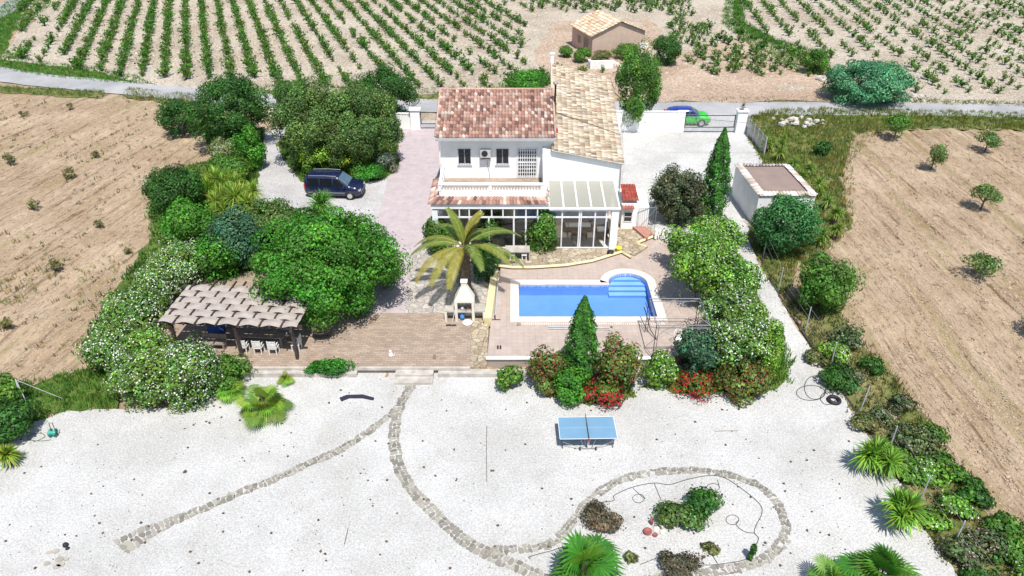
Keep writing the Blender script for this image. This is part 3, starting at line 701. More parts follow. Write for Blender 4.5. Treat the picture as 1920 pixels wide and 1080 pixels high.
def yucca(px, py, r_px, label, col=(.15,.27,.03), heads=1, h=1.0, n=110, spread=.6, wd=.065, group=None, name='yucca_plant', dead=False, z=None, cat='plant'):
    p = W(px, py, float(tz(0, G(px, py).y))+h); L = r_px/(F/depth(p)); zg = float(tz(p.x, p.y))
    e = empty(name, (p.x, p.y, zg), label, cat, group=group)
    hs = [(0, 0, h, 1)]
    for i in range(heads-1):
        a = random.uniform(0, 2*pi); q = random.uniform(.4, 1)*spread; hs.append((cos(a)*q, sin(a)*q, h*random.uniform(.55, 1.1), random.uniform(.7, 1)))
    v, f, t = blades(hs, n, L*(1 if heads == 1 else .75), wd, col)
    link('leaves', np_mesh('leaves', v, f, M['blade'], t), e)
    mb = MB()
    for (hx, hy, hz, s_) in hs: mb.tube([(hx*.3, hy*.3, -.05), (hx*.7, hy*.7, hz*.5), (hx, hy, hz)], [.1, .08, .09], 7)
    mb.build('trunk', M['bark'], e)
    if dead:
        v, f, t = blades([(hx, hy, hz*.75, 1) for hx, hy, hz, _ in hs], 60, L*.6, .05, (.16,.12,.07), updown=(-.9, .1))
        link('dry_leaves', np_mesh('dry_leaves', v, f, M['blade'], t), e)
    return e
def fanpalm(px, py, r_px, label, h=.7, fans=22, fr=.56, col=(.12,.30,.025), group=None, lean=0):
    p = W(px, py, float(tz(0, G(px, py).y))+h); L = r_px/(F/depth(p)); zg = float(tz(p.x, p.y))
    e = empty('fan_palm', (p.x, p.y, zg), label, 'palm', group=group)
    V = []; Fc = []; T = []; k = 0; mb = MB()
    for i in range(fans):
        a = i*2.399+random.uniform(-.2, .2); el_ = radians_ = R(random.uniform(10, 88)) if i > fans*.35 else R(random.uniform(-12, 25))
        d = Vector((cos(a)*cos(el_), sin(a)*cos(el_), sin(el_))); o = Vector((0, 0, h)); c = o+d*L*random.uniform(.18, .62)
        mb.tube([o-Vector((0, 0, .1)), c], [.02, .014], 4)
        s = Vector((-sin(a), cos(a), 0)); R0 = L*fr*random.uniform(.85, 1.15); dn = d.cross(s); base = vary(col, 1, .2, .2)[0]
        d2 = (d-Vector((0, 0, .45))).normalized()
        nb = 22
        for j in range(nb):
            t = (j/(nb-1)-.5)*2.05*pi*.70; q = (d2*cos(t)+s*sin(t)).normalized(); ln = R0*(1-.25*abs(t)/2.4)*random.uniform(.9, 1.05)
            w_ = s*cos(t)-d2*sin(t); ww = ln*.055
            tip = c+q*ln-Vector((0, 0, .22*ln)); md = c+q*ln*.6+dn*0.02
            V += [c, md-w_*ww, tip, md+w_*ww]; Fc.append((k, k+1, k+2, k+3)); k += 4
            T += [base*random.uniform(.75, 1.2)]*4
    link('leaves', np_mesh('leaves', np.array([tuple(v) for v in V]), np.array(Fc), M['blade'], np.array(T)), e)
    mb.build('leaf_stalks', M['bark'], e)
    MB().tube([(0, 0, -.05), (0, 0, h)], [.16, .13], 9).build('trunk', M['bark'], e)
    return e
def tufts(name, poly, per_m2, hgt, col, label, cat, blade=5, width=.03, amt=.35, hue=.2, mask=None, lean=.5, group=None):
    xs = [p[0] for p in poly]; ys = [p[1] for p in poly]; A = (max(xs)-min(xs))*(max(ys)-min(ys))
    n = int(A*per_m2); x = rng.uniform(min(xs), max(xs), n); y = rng.uniform(min(ys), max(ys), n)
    ok = inpoly(x, y, poly)
    if mask is not None: ok &= mask(x, y)
    x, y = x[ok], y[ok]; n = len(x)
    if n == 0: return
    patch = .5+.5*np.sin(x*.9+2*np.sin(y*.7))*np.sin(y*1.1+1.7*np.sin(x*.5))
    c = vary(col, n, amt, hue); c[:, 0] *= .8+.3*patch
    x = np.repeat(x, blade); y = np.repeat(y, blade); c = np.repeat(c, blade, 0); m_ = len(x)
    sc = rng.uniform(.5, 1.3, m_)*np.repeat(.6+.8*patch, blade)
    bx = x+rng.normal(0, hgt*.35, m_); by = y+rng.normal(0, hgt*.35, m_); z = tz(bx, by)
    a = rng.uniform(0, 2*pi, m_); h = hgt*sc; la = rng.uniform(0, 2*pi, m_); ll = h*lean*rng.random(m_)
    wv = np.c_[np.cos(a), np.sin(a), np.zeros(m_)]*(width*rng.uniform(.6, 1.5, m_))[:, None]
    b = np.c_[bx, by, z]; t = b+np.c_[np.cos(la)*ll, np.sin(la)*ll, h]
    v = np.stack([b-wv, b+wv, t], 1).reshape(-1, 3); f = np.arange(3*m_).reshape(-1, 3)
    o = link(name, np_mesh(name, v, f, M['blade'], np.repeat(c, 3, 0)))
    return tag(o, label, cat, kind='stuff')
# ================================================================ THE HOUSE
def sh(mb, root):
    L = root.location; mb.v = [(p[0]-L.x, p[1]-L.y, p[2]-L.z) for p in mb.v]; return mb
def part(mb, name, m, root, parent=None, **k): return sh(mb, root).build(name, m, parent or root, **k)
def tiles(name, root, P00, P10, P01, P11, nc, nr, pal, rise=.06, step=.03, parent=None):
    """barrel tiles: P00-P10 eave, P01-P11 top edge"""
    P00, P10, P01, P11 = [np.array(p, float) for p in (P00, P10, P01, P11)]
    nrm = np.cross(P10-P00, P01-P00); nrm /= np.linalg.norm(nrm); nrm *= np.sign(nrm[2])
    K = 6; us = np.arange(nc*K+1)/(nc*K); V = []; Fc = []; T = []; k = 0
    ph = (np.arange(nc*K+1) % K)/K; hh = rise*(np.where(ph < .6, np.sin(np.pi*ph/.6), -.35*np.sin(np.pi*(ph-.6)/.4)))
    colj = rng.normal(0, .006, nc)
    for j in range(nr):
        v0, v1 = j/nr-.004, (j+1)/nr
        A = (P00+(P10-P00)*us[:, None]); B = (P01+(P11-P01)*us[:, None])
        lo = A+(B-A)*v0+nrm*(hh+step)[:, None]; hi = A+(B-A)*v1+nrm*(hh*.85)[:, None]; fr = A+(B-A)*(v0+.002)+nrm*(hh*.3-.01)[:, None]
        m_ = nc*K
        for c in range(nc):
            cc = np.array(pal[rng.choice(len(pal))])*np.exp(rng.normal(0, .12)); jj = rng.normal(0, .008)
            for q in range(K):
                i = c*K+q; o = nrm*jj
                V += [lo[i]+o, lo[i+1]+o, hi[i+1]+o, hi[i]+o, fr[i], fr[i+1]]; Fc += [(k, k+1, k+2, k+3), (k+4, k+5, k+1, k)]; k += 6
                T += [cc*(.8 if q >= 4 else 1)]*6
    V = np.array(V)-np.array(root.location); me = np_mesh(name, V, np.array(Fc), M['tile'], np.array(T))
    return link(name, me, parent or root)
PR = [(.38,.225,.17),(.32,.175,.135),(.44,.29,.23),(.21,.115,.09),(.45,.34,.28),(.55,.45,.39),(.28,.16,.125),(.40,.25,.195),(.36,.21,.165),(.16,.09,.075)]
PY_ = [(.36,.30,.23),(.25,.19,.14),(.42,.36,.28),(.50,.42,.31),(.44,.36,.25),(.54,.47,.36),(.37,.285,.19),(.46,.37,.26),(.36,.24,.16),(.58,.49,.36),(.64,.56,.44)]
HR = empty('farmhouse', (0, 46, 0), 'white two storey farmhouse with terracotta tiled roofs, a balcony and a glazed sunroom', 'house')
YU, YF, YW = 47.7, 43.6, 47.0; FL = .45
X0, X1 = -4.95, 2.85
part(MB().prism([(X0,YU),(X1,YU),(X1,57),(X0,57)], -.3, [6.98,6.98,6.98,6.98]), 'wall', M['white'], HR)
part(MB().poly([(X0,YU,6.98),(X0,52.3,8.62),(X0,57,6.98)]).poly([(X1,YU,6.98),(X1,57,6.98),(X1,52.3,8.62)]), 'gable', M['white'], HR)
part(MB().prism([(2.1,YW),(7.45,YW),(8.72,66.4),(3.75,67.6),(2.9,YU+.6),(2.1,YU+.5)], -.3, [6.22,5.25,5.25,6.2,6.22,6.22]), 'wing_wall', M['white'], HR)
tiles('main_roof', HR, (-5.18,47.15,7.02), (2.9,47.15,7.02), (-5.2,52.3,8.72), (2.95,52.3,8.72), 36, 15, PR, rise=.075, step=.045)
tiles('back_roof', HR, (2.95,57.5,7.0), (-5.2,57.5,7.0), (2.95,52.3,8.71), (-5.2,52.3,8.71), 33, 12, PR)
part(MB().tube([(-5.2,52.3,8.76),(2.98,52.3,8.76)], .1, 8), 'ridge_tiles', mat('ridge', (.50,.36,.28), (.40,.24,.17), 4, .9), HR, smooth=True)
for xx in (-5.2, 2.95): part(MB().tube([(xx,47.15,7.08),(xx,52.3,8.78)], .075, 6), 'verge_tiles', mat('verge_tile', (.52,.38,.30), (.40,.25,.18), 4, .9), HR, smooth=True)
part(MB().prism([(-5.1,47.2),(2.85,47.2),(2.85,YU+.01),(-5.1,YU+.01)], [6.86]*4, [6.97]*4), 'soffit', M['white'], HR)
gt = part(MB().box(-5.2,47.0,6.84,2.92,47.14,6.99), 'gutter', mat('grey_gutter', (.45,.46,.47), None, 3, .5), HR)
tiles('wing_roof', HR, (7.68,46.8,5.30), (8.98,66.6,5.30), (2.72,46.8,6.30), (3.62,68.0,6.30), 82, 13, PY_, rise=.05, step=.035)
part(MB().tube([(2.74,46.8,6.33),(3.64,68,6.33)], .09, 6), 'wing_verge', mat('verge_tile_pale', (.60,.50,.38), (.5,.38,.27), 4, .9), HR, smooth=True)
part(MB().tube([(2.74,46.8,6.24),(7.7,46.8,5.26)], .05, 5), 'drip_edge', M['concrete'], HR)
part(MB().box(3.55,68.0,5.0,3.85,68.3,7.1).box(3.5,67.95,7.1,3.9,68.35,7.2), 'chimney', M['white'], HR)
fp = part(MB().tube([(3.08,50.4,6.2),(3.08,50.4,6.75),(3.05,50.7,7.1),(3.05,50.7,9.6)], .07, 8), 'flue_pipe', M['dark'], HR, smooth=True)
part(MB().lathe([(.07,0),(.17,.02),(.19,.1),(.15,.16),(.03,.2)], 3.05, 50.7, 10, 9.6), 'flue_cap', M['grey'], HR, fp)
part(MB().box(2.95,50.1,6.3,3.3,50.45,6.52), 'flue_flashing', M['red'], HR, fp)
part(MB().tube([(2.9,54.5,6.45),(5.5,53.2,5.95),(8.1,52.0,5.42)], .022, 5), 'roof_cable', M['dark'], HR)
# cables and downpipes
part(MB().tube([(7.5,46.9,5.2),(7.52,46.9,3.6),(7.5,46.85,.4)], .045, 6), 'downpipe', M['grey'], HR)
part(MB().tube([(-4.98,47.5,6.8),(-5.0,47.5,6.4),(-4.98,47.3,3.9)], .04, 6), 'downpipe', M['white'], HR)
part(MB().tube([(-1.75,YU-.02,5.3),(-1.7,YU-.03,4.7),(-1.6,YU-.03,4.3),(-1.55,YU-.2,3.9)], .015, 5), 'wall_cable', M['grey'], HR)
# balcony
bal = part(MB().box(-4.85,44.4,3.66,2.1,YU+.01,3.85), 'balcony', M['terra'], HR)
part(MB().box(-4.86,44.38,3.62,2.12,44.55,4.38), 'parapet', M['white'], HR, bal)
part(MB().box(-4.86,44.552,3.62,-4.72,YU-.01,4.38).box(-4.88,44.56,4.78,-4.70,YU-.01,4.88), 'side_parapet', M['white'], HR, bal)
part(MB().box(-4.9,44.34,4.78,2.16,44.6,4.89), 'handrail', M['white'], HR, bal, bevel=.02)
for x in (-4.8, -1.45, 2.02): part(MB().box(x-.11,44.36,4.38,x+.11,44.58,4.782), 'baluster_post', M['white'], HR, bal)
nb = 34
for i in range(nb):
    x = -4.55+i*(6.45/(nb-1))
    if abs(x+1.45) < .13: continue
    part(MB().lathe([(.045,0),(.05,.04),(.035,.08),(.062,.17),(.04,.28),(.05,.36),(.05,.40)], x, 44.47, 8, 4.38), 'baluster', M['white'], HR, bal, smooth=True)
part(MB().prism([(2.1,44.4),(2.3,44.4),(2.3,YW),(2.1,YW)], 3.7, [4.5,4.5,5.9,5.9]), 'side_wall', M['white'], HR)
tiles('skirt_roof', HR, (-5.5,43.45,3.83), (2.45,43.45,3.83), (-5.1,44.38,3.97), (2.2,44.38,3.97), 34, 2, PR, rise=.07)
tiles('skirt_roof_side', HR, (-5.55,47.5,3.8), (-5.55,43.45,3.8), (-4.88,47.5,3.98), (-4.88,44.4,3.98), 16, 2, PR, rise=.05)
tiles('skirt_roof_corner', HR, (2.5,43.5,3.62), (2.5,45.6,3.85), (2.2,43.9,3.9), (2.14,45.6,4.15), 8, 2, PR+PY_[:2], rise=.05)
# windows of the upper floor
def window(x0, x1, z0, z1, y, bars=5, split=True, glass=None):
    f = MB(); t = .06
    f.box(x0-t,y-.03,z0-t,x1+t,y+.05,z0).box(x0-t,y-.03,z1,x1+t,y+.05,z1+t).box(x0-t,y-.03,z0,x0,y+.05,z1).box(x1,y-.03,z0,x1+t,y+.05,z1)
    if split: f.box((x0+x1)/2-.03,y-.02,z0,(x0+x1)/2+.03,y+.03,z1)
    fr = part(f, 'window', M['whiteframe'], HR)
    part(MB().box(x0,y-.012,z0,x1,y-.006,z1), 'pane', glass or M['pane'], HR, fr)
    part(MB().box(x0-.1,y-.1,z0-.12,x1+.1,y+.02,z0-.062), 'sill', M['shedwhite'], HR, fr)
    if bars:
        g = MB()
        for i in range(bars): xx = x0+(x1-x0)*(i+.5)/bars; g.tube([(xx,y-.13,z0-.03),(xx,y-.13,z1+.03)], .012, 4)
        for zz in (z0, z1, z0+(z1-z0)*.72): g.tube([(x0-.03,y-.13,zz),(x1+.03,y-.13,zz)], .014, 4)
        for xx in (x0-.02, x1+.02):
            for zz in (z0+.02, z1-.02): g.tube([(xx,y-.13,zz),(xx,y,zz)], .012, 4)
        part(g, 'grille', M['dark'], HR, fr)
    return fr
window(-3.72,-2.88,4.95,6.02,YU); window(-1.08,-.25,4.95,6.02,YU)
dr = part(MB().box(.32,YU-.03,3.87,.4,YU+.02,6.12).box(1.72,YU-.03,3.87,1.8,YU+.02,6.12).box(.4,YU-.03,6.05,1.72,YU+.02,6.12), 'balcony_door', M['whiteframe'], HR)
part(MB().box(.4,YU-.015,3.87,1.72,YU-.008,6.05), 'pane', M['pane'], HR, dr)
g = MB()
for i in range(9): g.box(.4+i*.158,YU-.08,3.9,.4+i*.158+.045,YU-.05,6.05)
for j in range(8):
    z = 3.95+j*.27
    for i in range(8):
        a = .422+i*.158; g.tube([(a,YU-.065,z),(a+.158,YU-.065,z+.13)], .013, 4).tube([(a+.158,YU-.065,z),(a,YU-.065,z+.13)], .013, 4)
for z in (3.9, 5.0, 6.02): g.box(.38,YU-.085,z,1.72,YU-.045,z+.05)
part(g, 'folding_grille', M['whiteframe'], HR, dr)
# sunroom: frames, glass, floor
part(MB().box(-5.3,YF+.05,.0,7.1,YW-.01,FL), 'sunroom_floor', M['innerfloor'], HR)
part(MB().box(-5.0,YW-.06,FL,7.1,YW-.01,3.62), 'inner_wall', M['inner'], HR)
part(MB().box(-5.32,YF,FL,-4.95,YF+.35,3.3).box(-5.32,YF+.36,FL,-5.1,YU,1.2).box(-5.32,YF+.36,2.85,-5.1,YU,3.6), 'sunroom_side_wall', M['white'], HR)
part(MB().box(-5.36,YF-.04,3.45,2.5,YF+.3,3.78), 'fascia', M['white'], HR)
fr = MB()
fr.box(-4.95,YF,2.76,2.5,YF+.1,2.87)
for x in (-4.2,-3.5,-2.85,-2.1,-1.35,-.6,.15,.93,1.7): fr.box(x-.045,YF,2.871,x+.045,YF+.1,3.45)
for x in (-2.85,-1.55,.12,.93,1.75,2.5): fr.box(x-.055,YF+.001,FL,x+.055,YF+.101,2.759)
fr.box(-4.95,YF,FL,2.5,YF+.1,FL+.08)
sf = part(fr, 'sunroom_frame', M['whiteframe'], HR)
for a, b in ((-2.8,-1.6),(-1.5,.07),(.17,.88),(.98,1.7),(1.8,2.45)): part(MB().box(a,YF+.045,FL+.08,b,YF+.055,2.76), 'glass_panel', M['glass'], HR, sf)
for a, b in zip((-4.95,-4.15,-3.45,-2.8,-2.05,-1.3,-.55,.2,.98,1.75),(-4.25,-3.55,-2.9,-2.15,-1.4,-.65,.1,.88,1.65,2.45)): part(MB().box(a,YF+.045,2.87,b,YF+.055,3.45), 'fanlight', M['glass'], HR, sf)
# conservatory
cf = MB(); cf.box(2.5,YF-.06,3.30,7.12,YF+.08,3.44).box(2.56,YF,2.76,6.62,YF+.1,2.87).box(2.56,YF,FL,6.62,YF+.1,FL+.08)
for x in (3.35,4.5,4.62,5.55,6.3): cf.box(x-.04,YF+.002,FL+.08,x+.04,YF+.098,2.759); cf.box(x-.05,YF+.002,2.871,x+.05,YF+.098,3.299)
cfo = part(cf, 'conservatory_frame', M['whiteframe'], HR)
for a, b in ((2.56,3.31),(3.39,4.46),(4.66,5.51),(5.59,6.26)):
    part(MB().box(a,YF+.045,FL+.08,b,YF+.055,2.76), 'glass_panel', M['glass'], HR, cfo); part(MB().box(a,YF+.045,2.87,b,YF+.055,3.3), 'fanlight', M['glass'], HR, cfo)
part(MB().box(6.63,YF-.05,.3,7.12,YF+.4,3.299), 'pillar', M['white'], HR)
part(MB().box(6.95,YF+.401,FL,7.1,YW-.01,1.3).box(6.95,YF+.401,3.2,7.1,YW-.01,3.42), 'conservatory_side', M['white'], HR)
def polyc():
    m, t, b = nodes('translucent_glazing'); b.inputs['Base Color'].default_value = (.46,.45,.39,1); b.inputs['Roughness'].default_value = .35
    tr = N(t, 'ShaderNodeBsdfTransparent', _Color=(.9,.9,.85,1)); mx = N(t, 'ShaderNodeMixShader'); mx.inputs[0].default_value = .45
    t.links.new(b.outputs[0], mx.inputs[1]); t.links.new(tr.outputs[0], mx.inputs[2]); t.links.new(mx.outputs[0], t.nodes['Material Output'].inputs[0]); return m
M['poly'] = polyc()
cr = MB(); xs = [2.5, 3.42, 4.34, 5.26, 6.18, 7.12]
for x in xs: cr.prism([(x-.05,YF-.12),(x+.05,YF-.12),(x+.05,YW),(x-.05,YW)], [3.5,3.5,3.88,3.88], [3.58,3.58,3.96,3.96])
cr.box(2.44,YF-.16,3.445,7.2,YF-.04,3.56)
cro = part(cr, 'conservatory_roof', M['whiteframe'], HR)
for a, b in zip(xs, xs[1:]): part(MB().prism([(a+.05,YF-.1),(b-.05,YF-.1),(b-.05,YW),(a+.05,YW)], [3.52,3.52,3.90,3.90], [3.54,3.54,3.92,3.92]), 'roof_panel', M['poly'], HR, cro)
# air conditioner hangs on the wall
ac = empty('air_conditioner', (-1.83, YU-.2, 5.3), 'white air conditioner box on the upper wall between the two windows', 'air conditioner')
MB().box(-.36,-.13,.18,.36,.13,.78).build('casing', mat('ac_casing', (.55,.54,.50), None, 3, .5), ac, bevel=.02)
MB().lathe([(.22,0),(.22,.02),(.03,.03)], 0, 0, 16).xf(Matrix.Translation((-.06,-.131,.5)) @ Matrix.Rotation(pi/2, 4, 'X')).build('fan_grille', M['dark'], ac)
MB().box(-.33,-.12,-.02,-.29,.19,.17).box(.29,-.12,-.02,.33,.19,.17).box(-.36,-.12,.02,.36,.12,.06).build('bracket', M['grey'], ac)
# furniture in the sunroom, seen through the glass
def sofa(x, y, rz, w_, label, m):
    e = empty('wicker_sofa', (x, y, FL), label, 'sofa', rz)
    MB().box(-w_/2,-.35,.05,w_/2,.35,.4).build('seat', m, e, bevel=.04); MB().box(-w_/2,.28,.4,w_/2,.42,.85).build('backrest', m, e, bevel=.04)
    for s in (-1, 1): MB().box(s*w_/2-.07,-.35,.4,s*w_/2+.07,.3,.62).build('armrest', m, e, bevel=.03)
    MB().box(-w_/2+.1,-.32,.4,w_/2-.1,.26,.52).build('cushion', M['lightwood'], e, bevel=.04)
wick = mat('brown_wicker', (.22,.14,.08), (.12,.08,.05), 14, .8)
sofa(4.7, 46.2, 0, 2.0, 'brown wicker sofa against the back wall of the conservatory', wick)
sofa(6.3, 45.4, -pi/2, 1.1, 'brown wicker armchair at the right end of the conservatory', wick)
e = empty('coffee_table', (4.7, 45.0, FL), 'low brown table in front of the wicker sofa in the conservatory', 'table')
MB().box(-.55,-.3,.4,.55,.3,.45).build('table_top', wick, e)
for sx in (-.5, .5):
    for sy in (-.25, .25): MB().box(sx-.03,sy-.03,0,sx+.03,sy+.03,.4).build('leg', wick, e)
e = empty('dining_table', (-.7, 45.4, FL), 'dark dining table behind the sunroom glass left of the door', 'table')
MB().box(-.9,-.45,.7,.9,.45,.75).build('table_top', M['wood_dark'], e)
for sx in (-.8, .8):
    for sy in (-.38, .38): MB().box(sx-.04,sy-.04,0,sx+.04,sy+.04,.7).build('leg', M['wood_dark'], e)
# annex on the right
AN = empty('annex', (8.5, 46.5, 0), 'small white lean-to with red tiled roof at the right of the farmhouse', 'outbuilding')
part(MB().box(7.8,46.5,0,9.7,49.5,2.2).box(7.8,46.45,1.9,8.6,46.502,2.45), 'wall', M['white'], AN)
tiles('roof', AN, (7.85,46.9,2.45), (9.0,46.9,2.45), (7.85,48.6,2.95), (8.9,48.6,2.95), 5, 5, [(.36,.07,.05),(.33,.09,.06),(.30,.06,.045)], parent=AN)
tiles('window_canopy', AN, (7.75,46.2,2.12), (8.6,46.2,2.12), (7.75,46.5,2.3), (8.6,46.5,2.3), 4, 1, [(.38,.12,.09),(.36,.14,.11)], parent=AN)
part(MB().box(7.98,46.47,1.05,8.5,46.495,1.75), 'window', M['pane'], AN)
part(MB().box(7.92,46.46,.98,8.56,46.468,1.05).box(7.92,46.46,1.75,8.56,46.468,1.82).box(7.92,46.46,1.38,8.56,46.468,1.42).box(7.92,46.46,1.05,7.98,46.468,1.75).box(8.5,46.46,1.05,8.56,46.468,1.75), 'window_frame', M['whiteframe'], AN)
gm = empty('mesh_gate', (8.95, 46.3, .4), 'grey wire gate beside the small lean-to', 'gate')
g = MB().tube([(0,0,0),(0,0,1.7),(1.3,.3,1.7),(1.3,.3,0),(0,0,.05)], .025, 5)
for i in range(1, 8): g.tube([(i*.16,.037*i,.05),(i*.16,.037*i,1.68)], .009, 4)
g.build('gate_frame', M['grey'], gm); MB().tube([(0,0,.1),(1.3,.3,1.6)], .015, 4).build('brace', M['grey'], gm)
bw = MB(); a, b = P1(1180,424,.42), P1(1212,452,.42); c, d_ = P1(1222,440,.42), P1(1200,420,.42)
tag(bw.prism([a, b, c, d_], .43, .62).build('brick_planter', M['brickred']), 'low wedge of red brick edging beside the lean-to', 'planter')

# ================================================================ SHED
SH = empty('shed', (19.6, 50.3, 0), 'white flat roofed garden shed with a pale tile border on its brown roof', 'shed')
q = [(17.7,47.6),(21.75,47.6),(21.45,53.1),(17.45,53.1)]
part(MB().prism(q, -.1, 2.45), 'wall', M['shedwhite'], SH); part(MB().prism([(x, y) for x, y in q], 2.46, 2.56), 'roof', M['shedroof'], SH)
PS = [(.56,.49,.43),(.62,.57,.52),(.48,.39,.33),(.66,.62,.57)]
def edge(a, b, w_=.42):
    a, b = Vector(a), Vector(b); d = (b-a).normalized(); n = Vector((-d.y, d.x)); o = -n*.12
    tiles('tile_border', SH, (a.x+o.x,a.y+o.y,2.55), (b.x+o.x,b.y+o.y,2.55), (a.x+n.x*w_,a.y+n.y*w_,2.66), (b.x+n.x*w_,b.y+n.y*w_,2.66), int((b-a).length/.24), 1, PS, rise=.06)
for i in range(4): edge(q[i], q[(i+1) % 4])
part(MB().box(18.6,47.56,-.1,19.5,47.595,2.0), 'door', M['shedwhite'], SH)

# ================================================================ GATES, WALLS
def gate(name, x0, x1, y, h, label):
    e = empty(name, ((x0+x1)/2, y, 0), label, 'gate'); hw = (x1-x0)/2
    MB().box(-hw,-.03,.08,hw,.03,.14).box(-hw,-.03,h*.28,hw,.03,h*.28+.06).box(-hw,-.03,h-.1,hw,.03,h-.04).box(-hw,-.03,.08,-hw+.07,.03,h).box(hw-.07,-.03,.08,hw,.03,h).build('gate_frame', M['dark'], e)
    b = MB(); n = int(2*hw/.13)
    for i in range(n): xx = -hw+.1+i*(2*hw-.2)/(n-1); b.box(xx-.009,-.01,.1,xx+.009,.01,h+.06)
    b.build('bars', mat('white_bars', (.65,.65,.65), None, 2, .5), e)
    MB().box(-hw,-.036,.14,hw,-.033,h*.28).build('kick_panel', M['galv'], e)
gate('driveway_gate', 16.45, 21.2, 67, 1.75, 'long barred metal driveway gate in front of the green car')
gate('driveway_gate', -8.8, -6.95, 68, 1.7, 'short barred metal gate left of the farmhouse')
def pillar(x, y, h, label, w_=.9):
    e = empty('gate_pillar', (x, y, 0), label, 'pillar')
    MB().box(-w_/2,-.35,-.1,w_/2,.35,h).build('shaft', M['white'], e, bevel=.02); MB().box(-w_/2-.1,-.45,h+.001,w_/2+.1,.45,h+.12).build('cap', M['shedwhite'], e, bevel=.03)
    return e
pillar(21.75, 67, 2.1, 'tall white gate pillar topped with an urn at the right end of the gate')
pillar(-9.3, 68, 1.9, 'white gate pillar left of the short gate beside the farmhouse')
e = empty('urn', (21.75, 67, 2.23), 'small stone urn with a spiky plant on the right gate pillar', 'urn')
MB().lathe([(.12,0),(.1,.05),(.06,.1),(.2,.22),(.24,.34),(.27,.36),(.2,.36)], 0, 0, 12).build('bowl', M['concrete'], e, smooth=True)
v, f, t = blades([(0,0,.36,1)], 26, .45, .04, (.08,.12,.03), updown=(.3, 1)); link('leaves', np_mesh('leaves', v, f, M['blade'], t), e)
def wallthing(pts, h, w_, label, m='white', scal=True, z0=-.1):
    e = empty('garden_wall', (*pts[0], 0), label, 'wall'); mb = MB(); cp_ = MB()
    for a, b in zip(pts, pts[1:]):
        a, b = Vector(a), Vector(b); d = (b-a).normalized(); n = Vector((-d.y, d.x))*w_/2
        mb.prism([(a-n)[:], (b-n)[:], (b+n)[:], (a+n)[:]], z0, h)
        if scal:
            k = int((b-a).length/.28)
            for i in range(k): p = a+(b-a)*(i+.5)/k; cp_.box(p.x-.12, p.y-.16, h+.001, p.x+.12, p.y+.16, h+.07)
    part(mb, 'wall', M[m], e)
    if scal: part(cp_, 'coping_tiles', M['shedwhite'], e)
    return e
wallthing([(9.6, 67.3), (16.4, 67.0)], 2.0, .22, 'white boundary wall with scalloped coping behind the gravel yard')
wallthing([(-20, 68.3), (-9.8, 68.0)], 1.5, .2, 'white boundary wall half hidden behind the trees left of the short gate')
wallthing([(-4.9, 57.2), (-6.9, 68)], 1.6, .2, 'plain white side wall behind the left of the farmhouse', scal=False)
# wire mesh side fence by the gate
pa, pb = Vector((22.3, 66.8, 0)), G(1432, 292)
e = empty('side_fence', pa, 'grey panel fence running forward from the right gate pillar', 'fence')
n_ = 5
for i in range(n_+1):
    p = (pb-pa)*i/n_; MB().tube([(p.x,p.y,0),(p.x,p.y,1.7)], .05, 6).build('post', M['galv'], e)
m_ = MB()
for i in range(n_):
    p, q2 = (pb-pa)*i/n_, (pb-pa)*(i+1)/n_
    m_.quad((p.x,p.y,0),(q2.x,q2.y,0),(q2.x,q2.y,.75),(p.x,p.y,.75))
    m_.tube([(p.x,p.y,1.65),(q2.x,q2.y,1.65)], .025, 4)
    for k in range(14): r = p.lerp(q2, k/14); m_.tube([(r.x,r.y,.75),(r.x,r.y,1.65)], .009, 3)
m_.build('panel', M['grey'], e)
# long wire fence down the right side
fl = [G(*p) for p in ((1400,425),(1452,546),(1502,622),(1548,690),(1602,775),(1655,850),(1712,945),(1772,1030),(1850,1150))]
e = empty('wire_fence', fl[0], 'long thin wire fence with pale posts along the right edge of the garden', 'fence'); wires = MB(); kb = MB()
for a, b in zip(fl, fl[1:]):
    n_ = max(1, int((b-a).length/3.0))
    for i in range(n_):
        p = a.lerp(b, i/n_)-fl[0]; lean = random.uniform(-.06, .1); MB().tube([(p.x+.25,p.y,p.z-.1),(p.x+.25+lean,p.y,p.z+1.75)], .03, 6).build('post', M['galv'], e)
    for hz in (.5, 1.0, 1.6): wires.tube([(a.x-fl[0].x+.25,a.y-fl[0].y,a.z-fl[0].z+hz),(b.x-fl[0].x+.25,b.y-fl[0].y,b.z-fl[0].z+hz)], .006, 3)
    kb.tube([(a.x-fl[0].x+.12,a.y-fl[0].y,a.z-fl[0].z+.02),(b.x-fl[0].x+.12,b.y-fl[0].y,b.z-fl[0].z+.02)], .07, 4)
wires.build('wire', M['grey'], e); kb.build('kerb', mat('dark_kerb', (.10,.09,.08), None, 3, .9), e)
lf = [G(*p) for p in ((40,765),(45,720),(60,700))]
e = empty('leaning_posts', G(44,760), 'thin pale fence stakes leaning together in the grass at the far left', 'stakes')
MB().tube([(0,0,0),(-.05,.3,1.5)], .03).tube([(.5,-.3,0),(-.05,.3,1.5)], .025).tube([(1.8,.5,0),(-.05,.3,1.45)], .015).build('stake', M['galv'], e)
# little balustrade by the hedge
p = W(1236, 447, .42); e = empty('balustrade', p, 'short white balustrade at the top of the patio steps beside the hedge', 'balustrade')
MB().box(-.35,-.1,0,-.2,.1,.75).box(.45,-.1,0,.6,.1,.7).box(-.2,-.09,.52,.449,.09,.62).build('rail', M['white'], e)
for i in range(3): MB().lathe([(.04,0),(.06,.15),(.035,.3),(.05,.5)], -.07+i*.2, 0, 8).build('baluster', M['white'], e)
# power line
e = MB().tube([(14,60,4.0),(22,60.3,3.2),(34,60.8,2.9),(48,61.5,3.2)], .016, 4).build('power_line', M['dark']); tag(e, 'thin dark overhead cable above the rough ground at the right', 'cable')
for (x, y) in ((14, 60), (48, 61.5)): pass

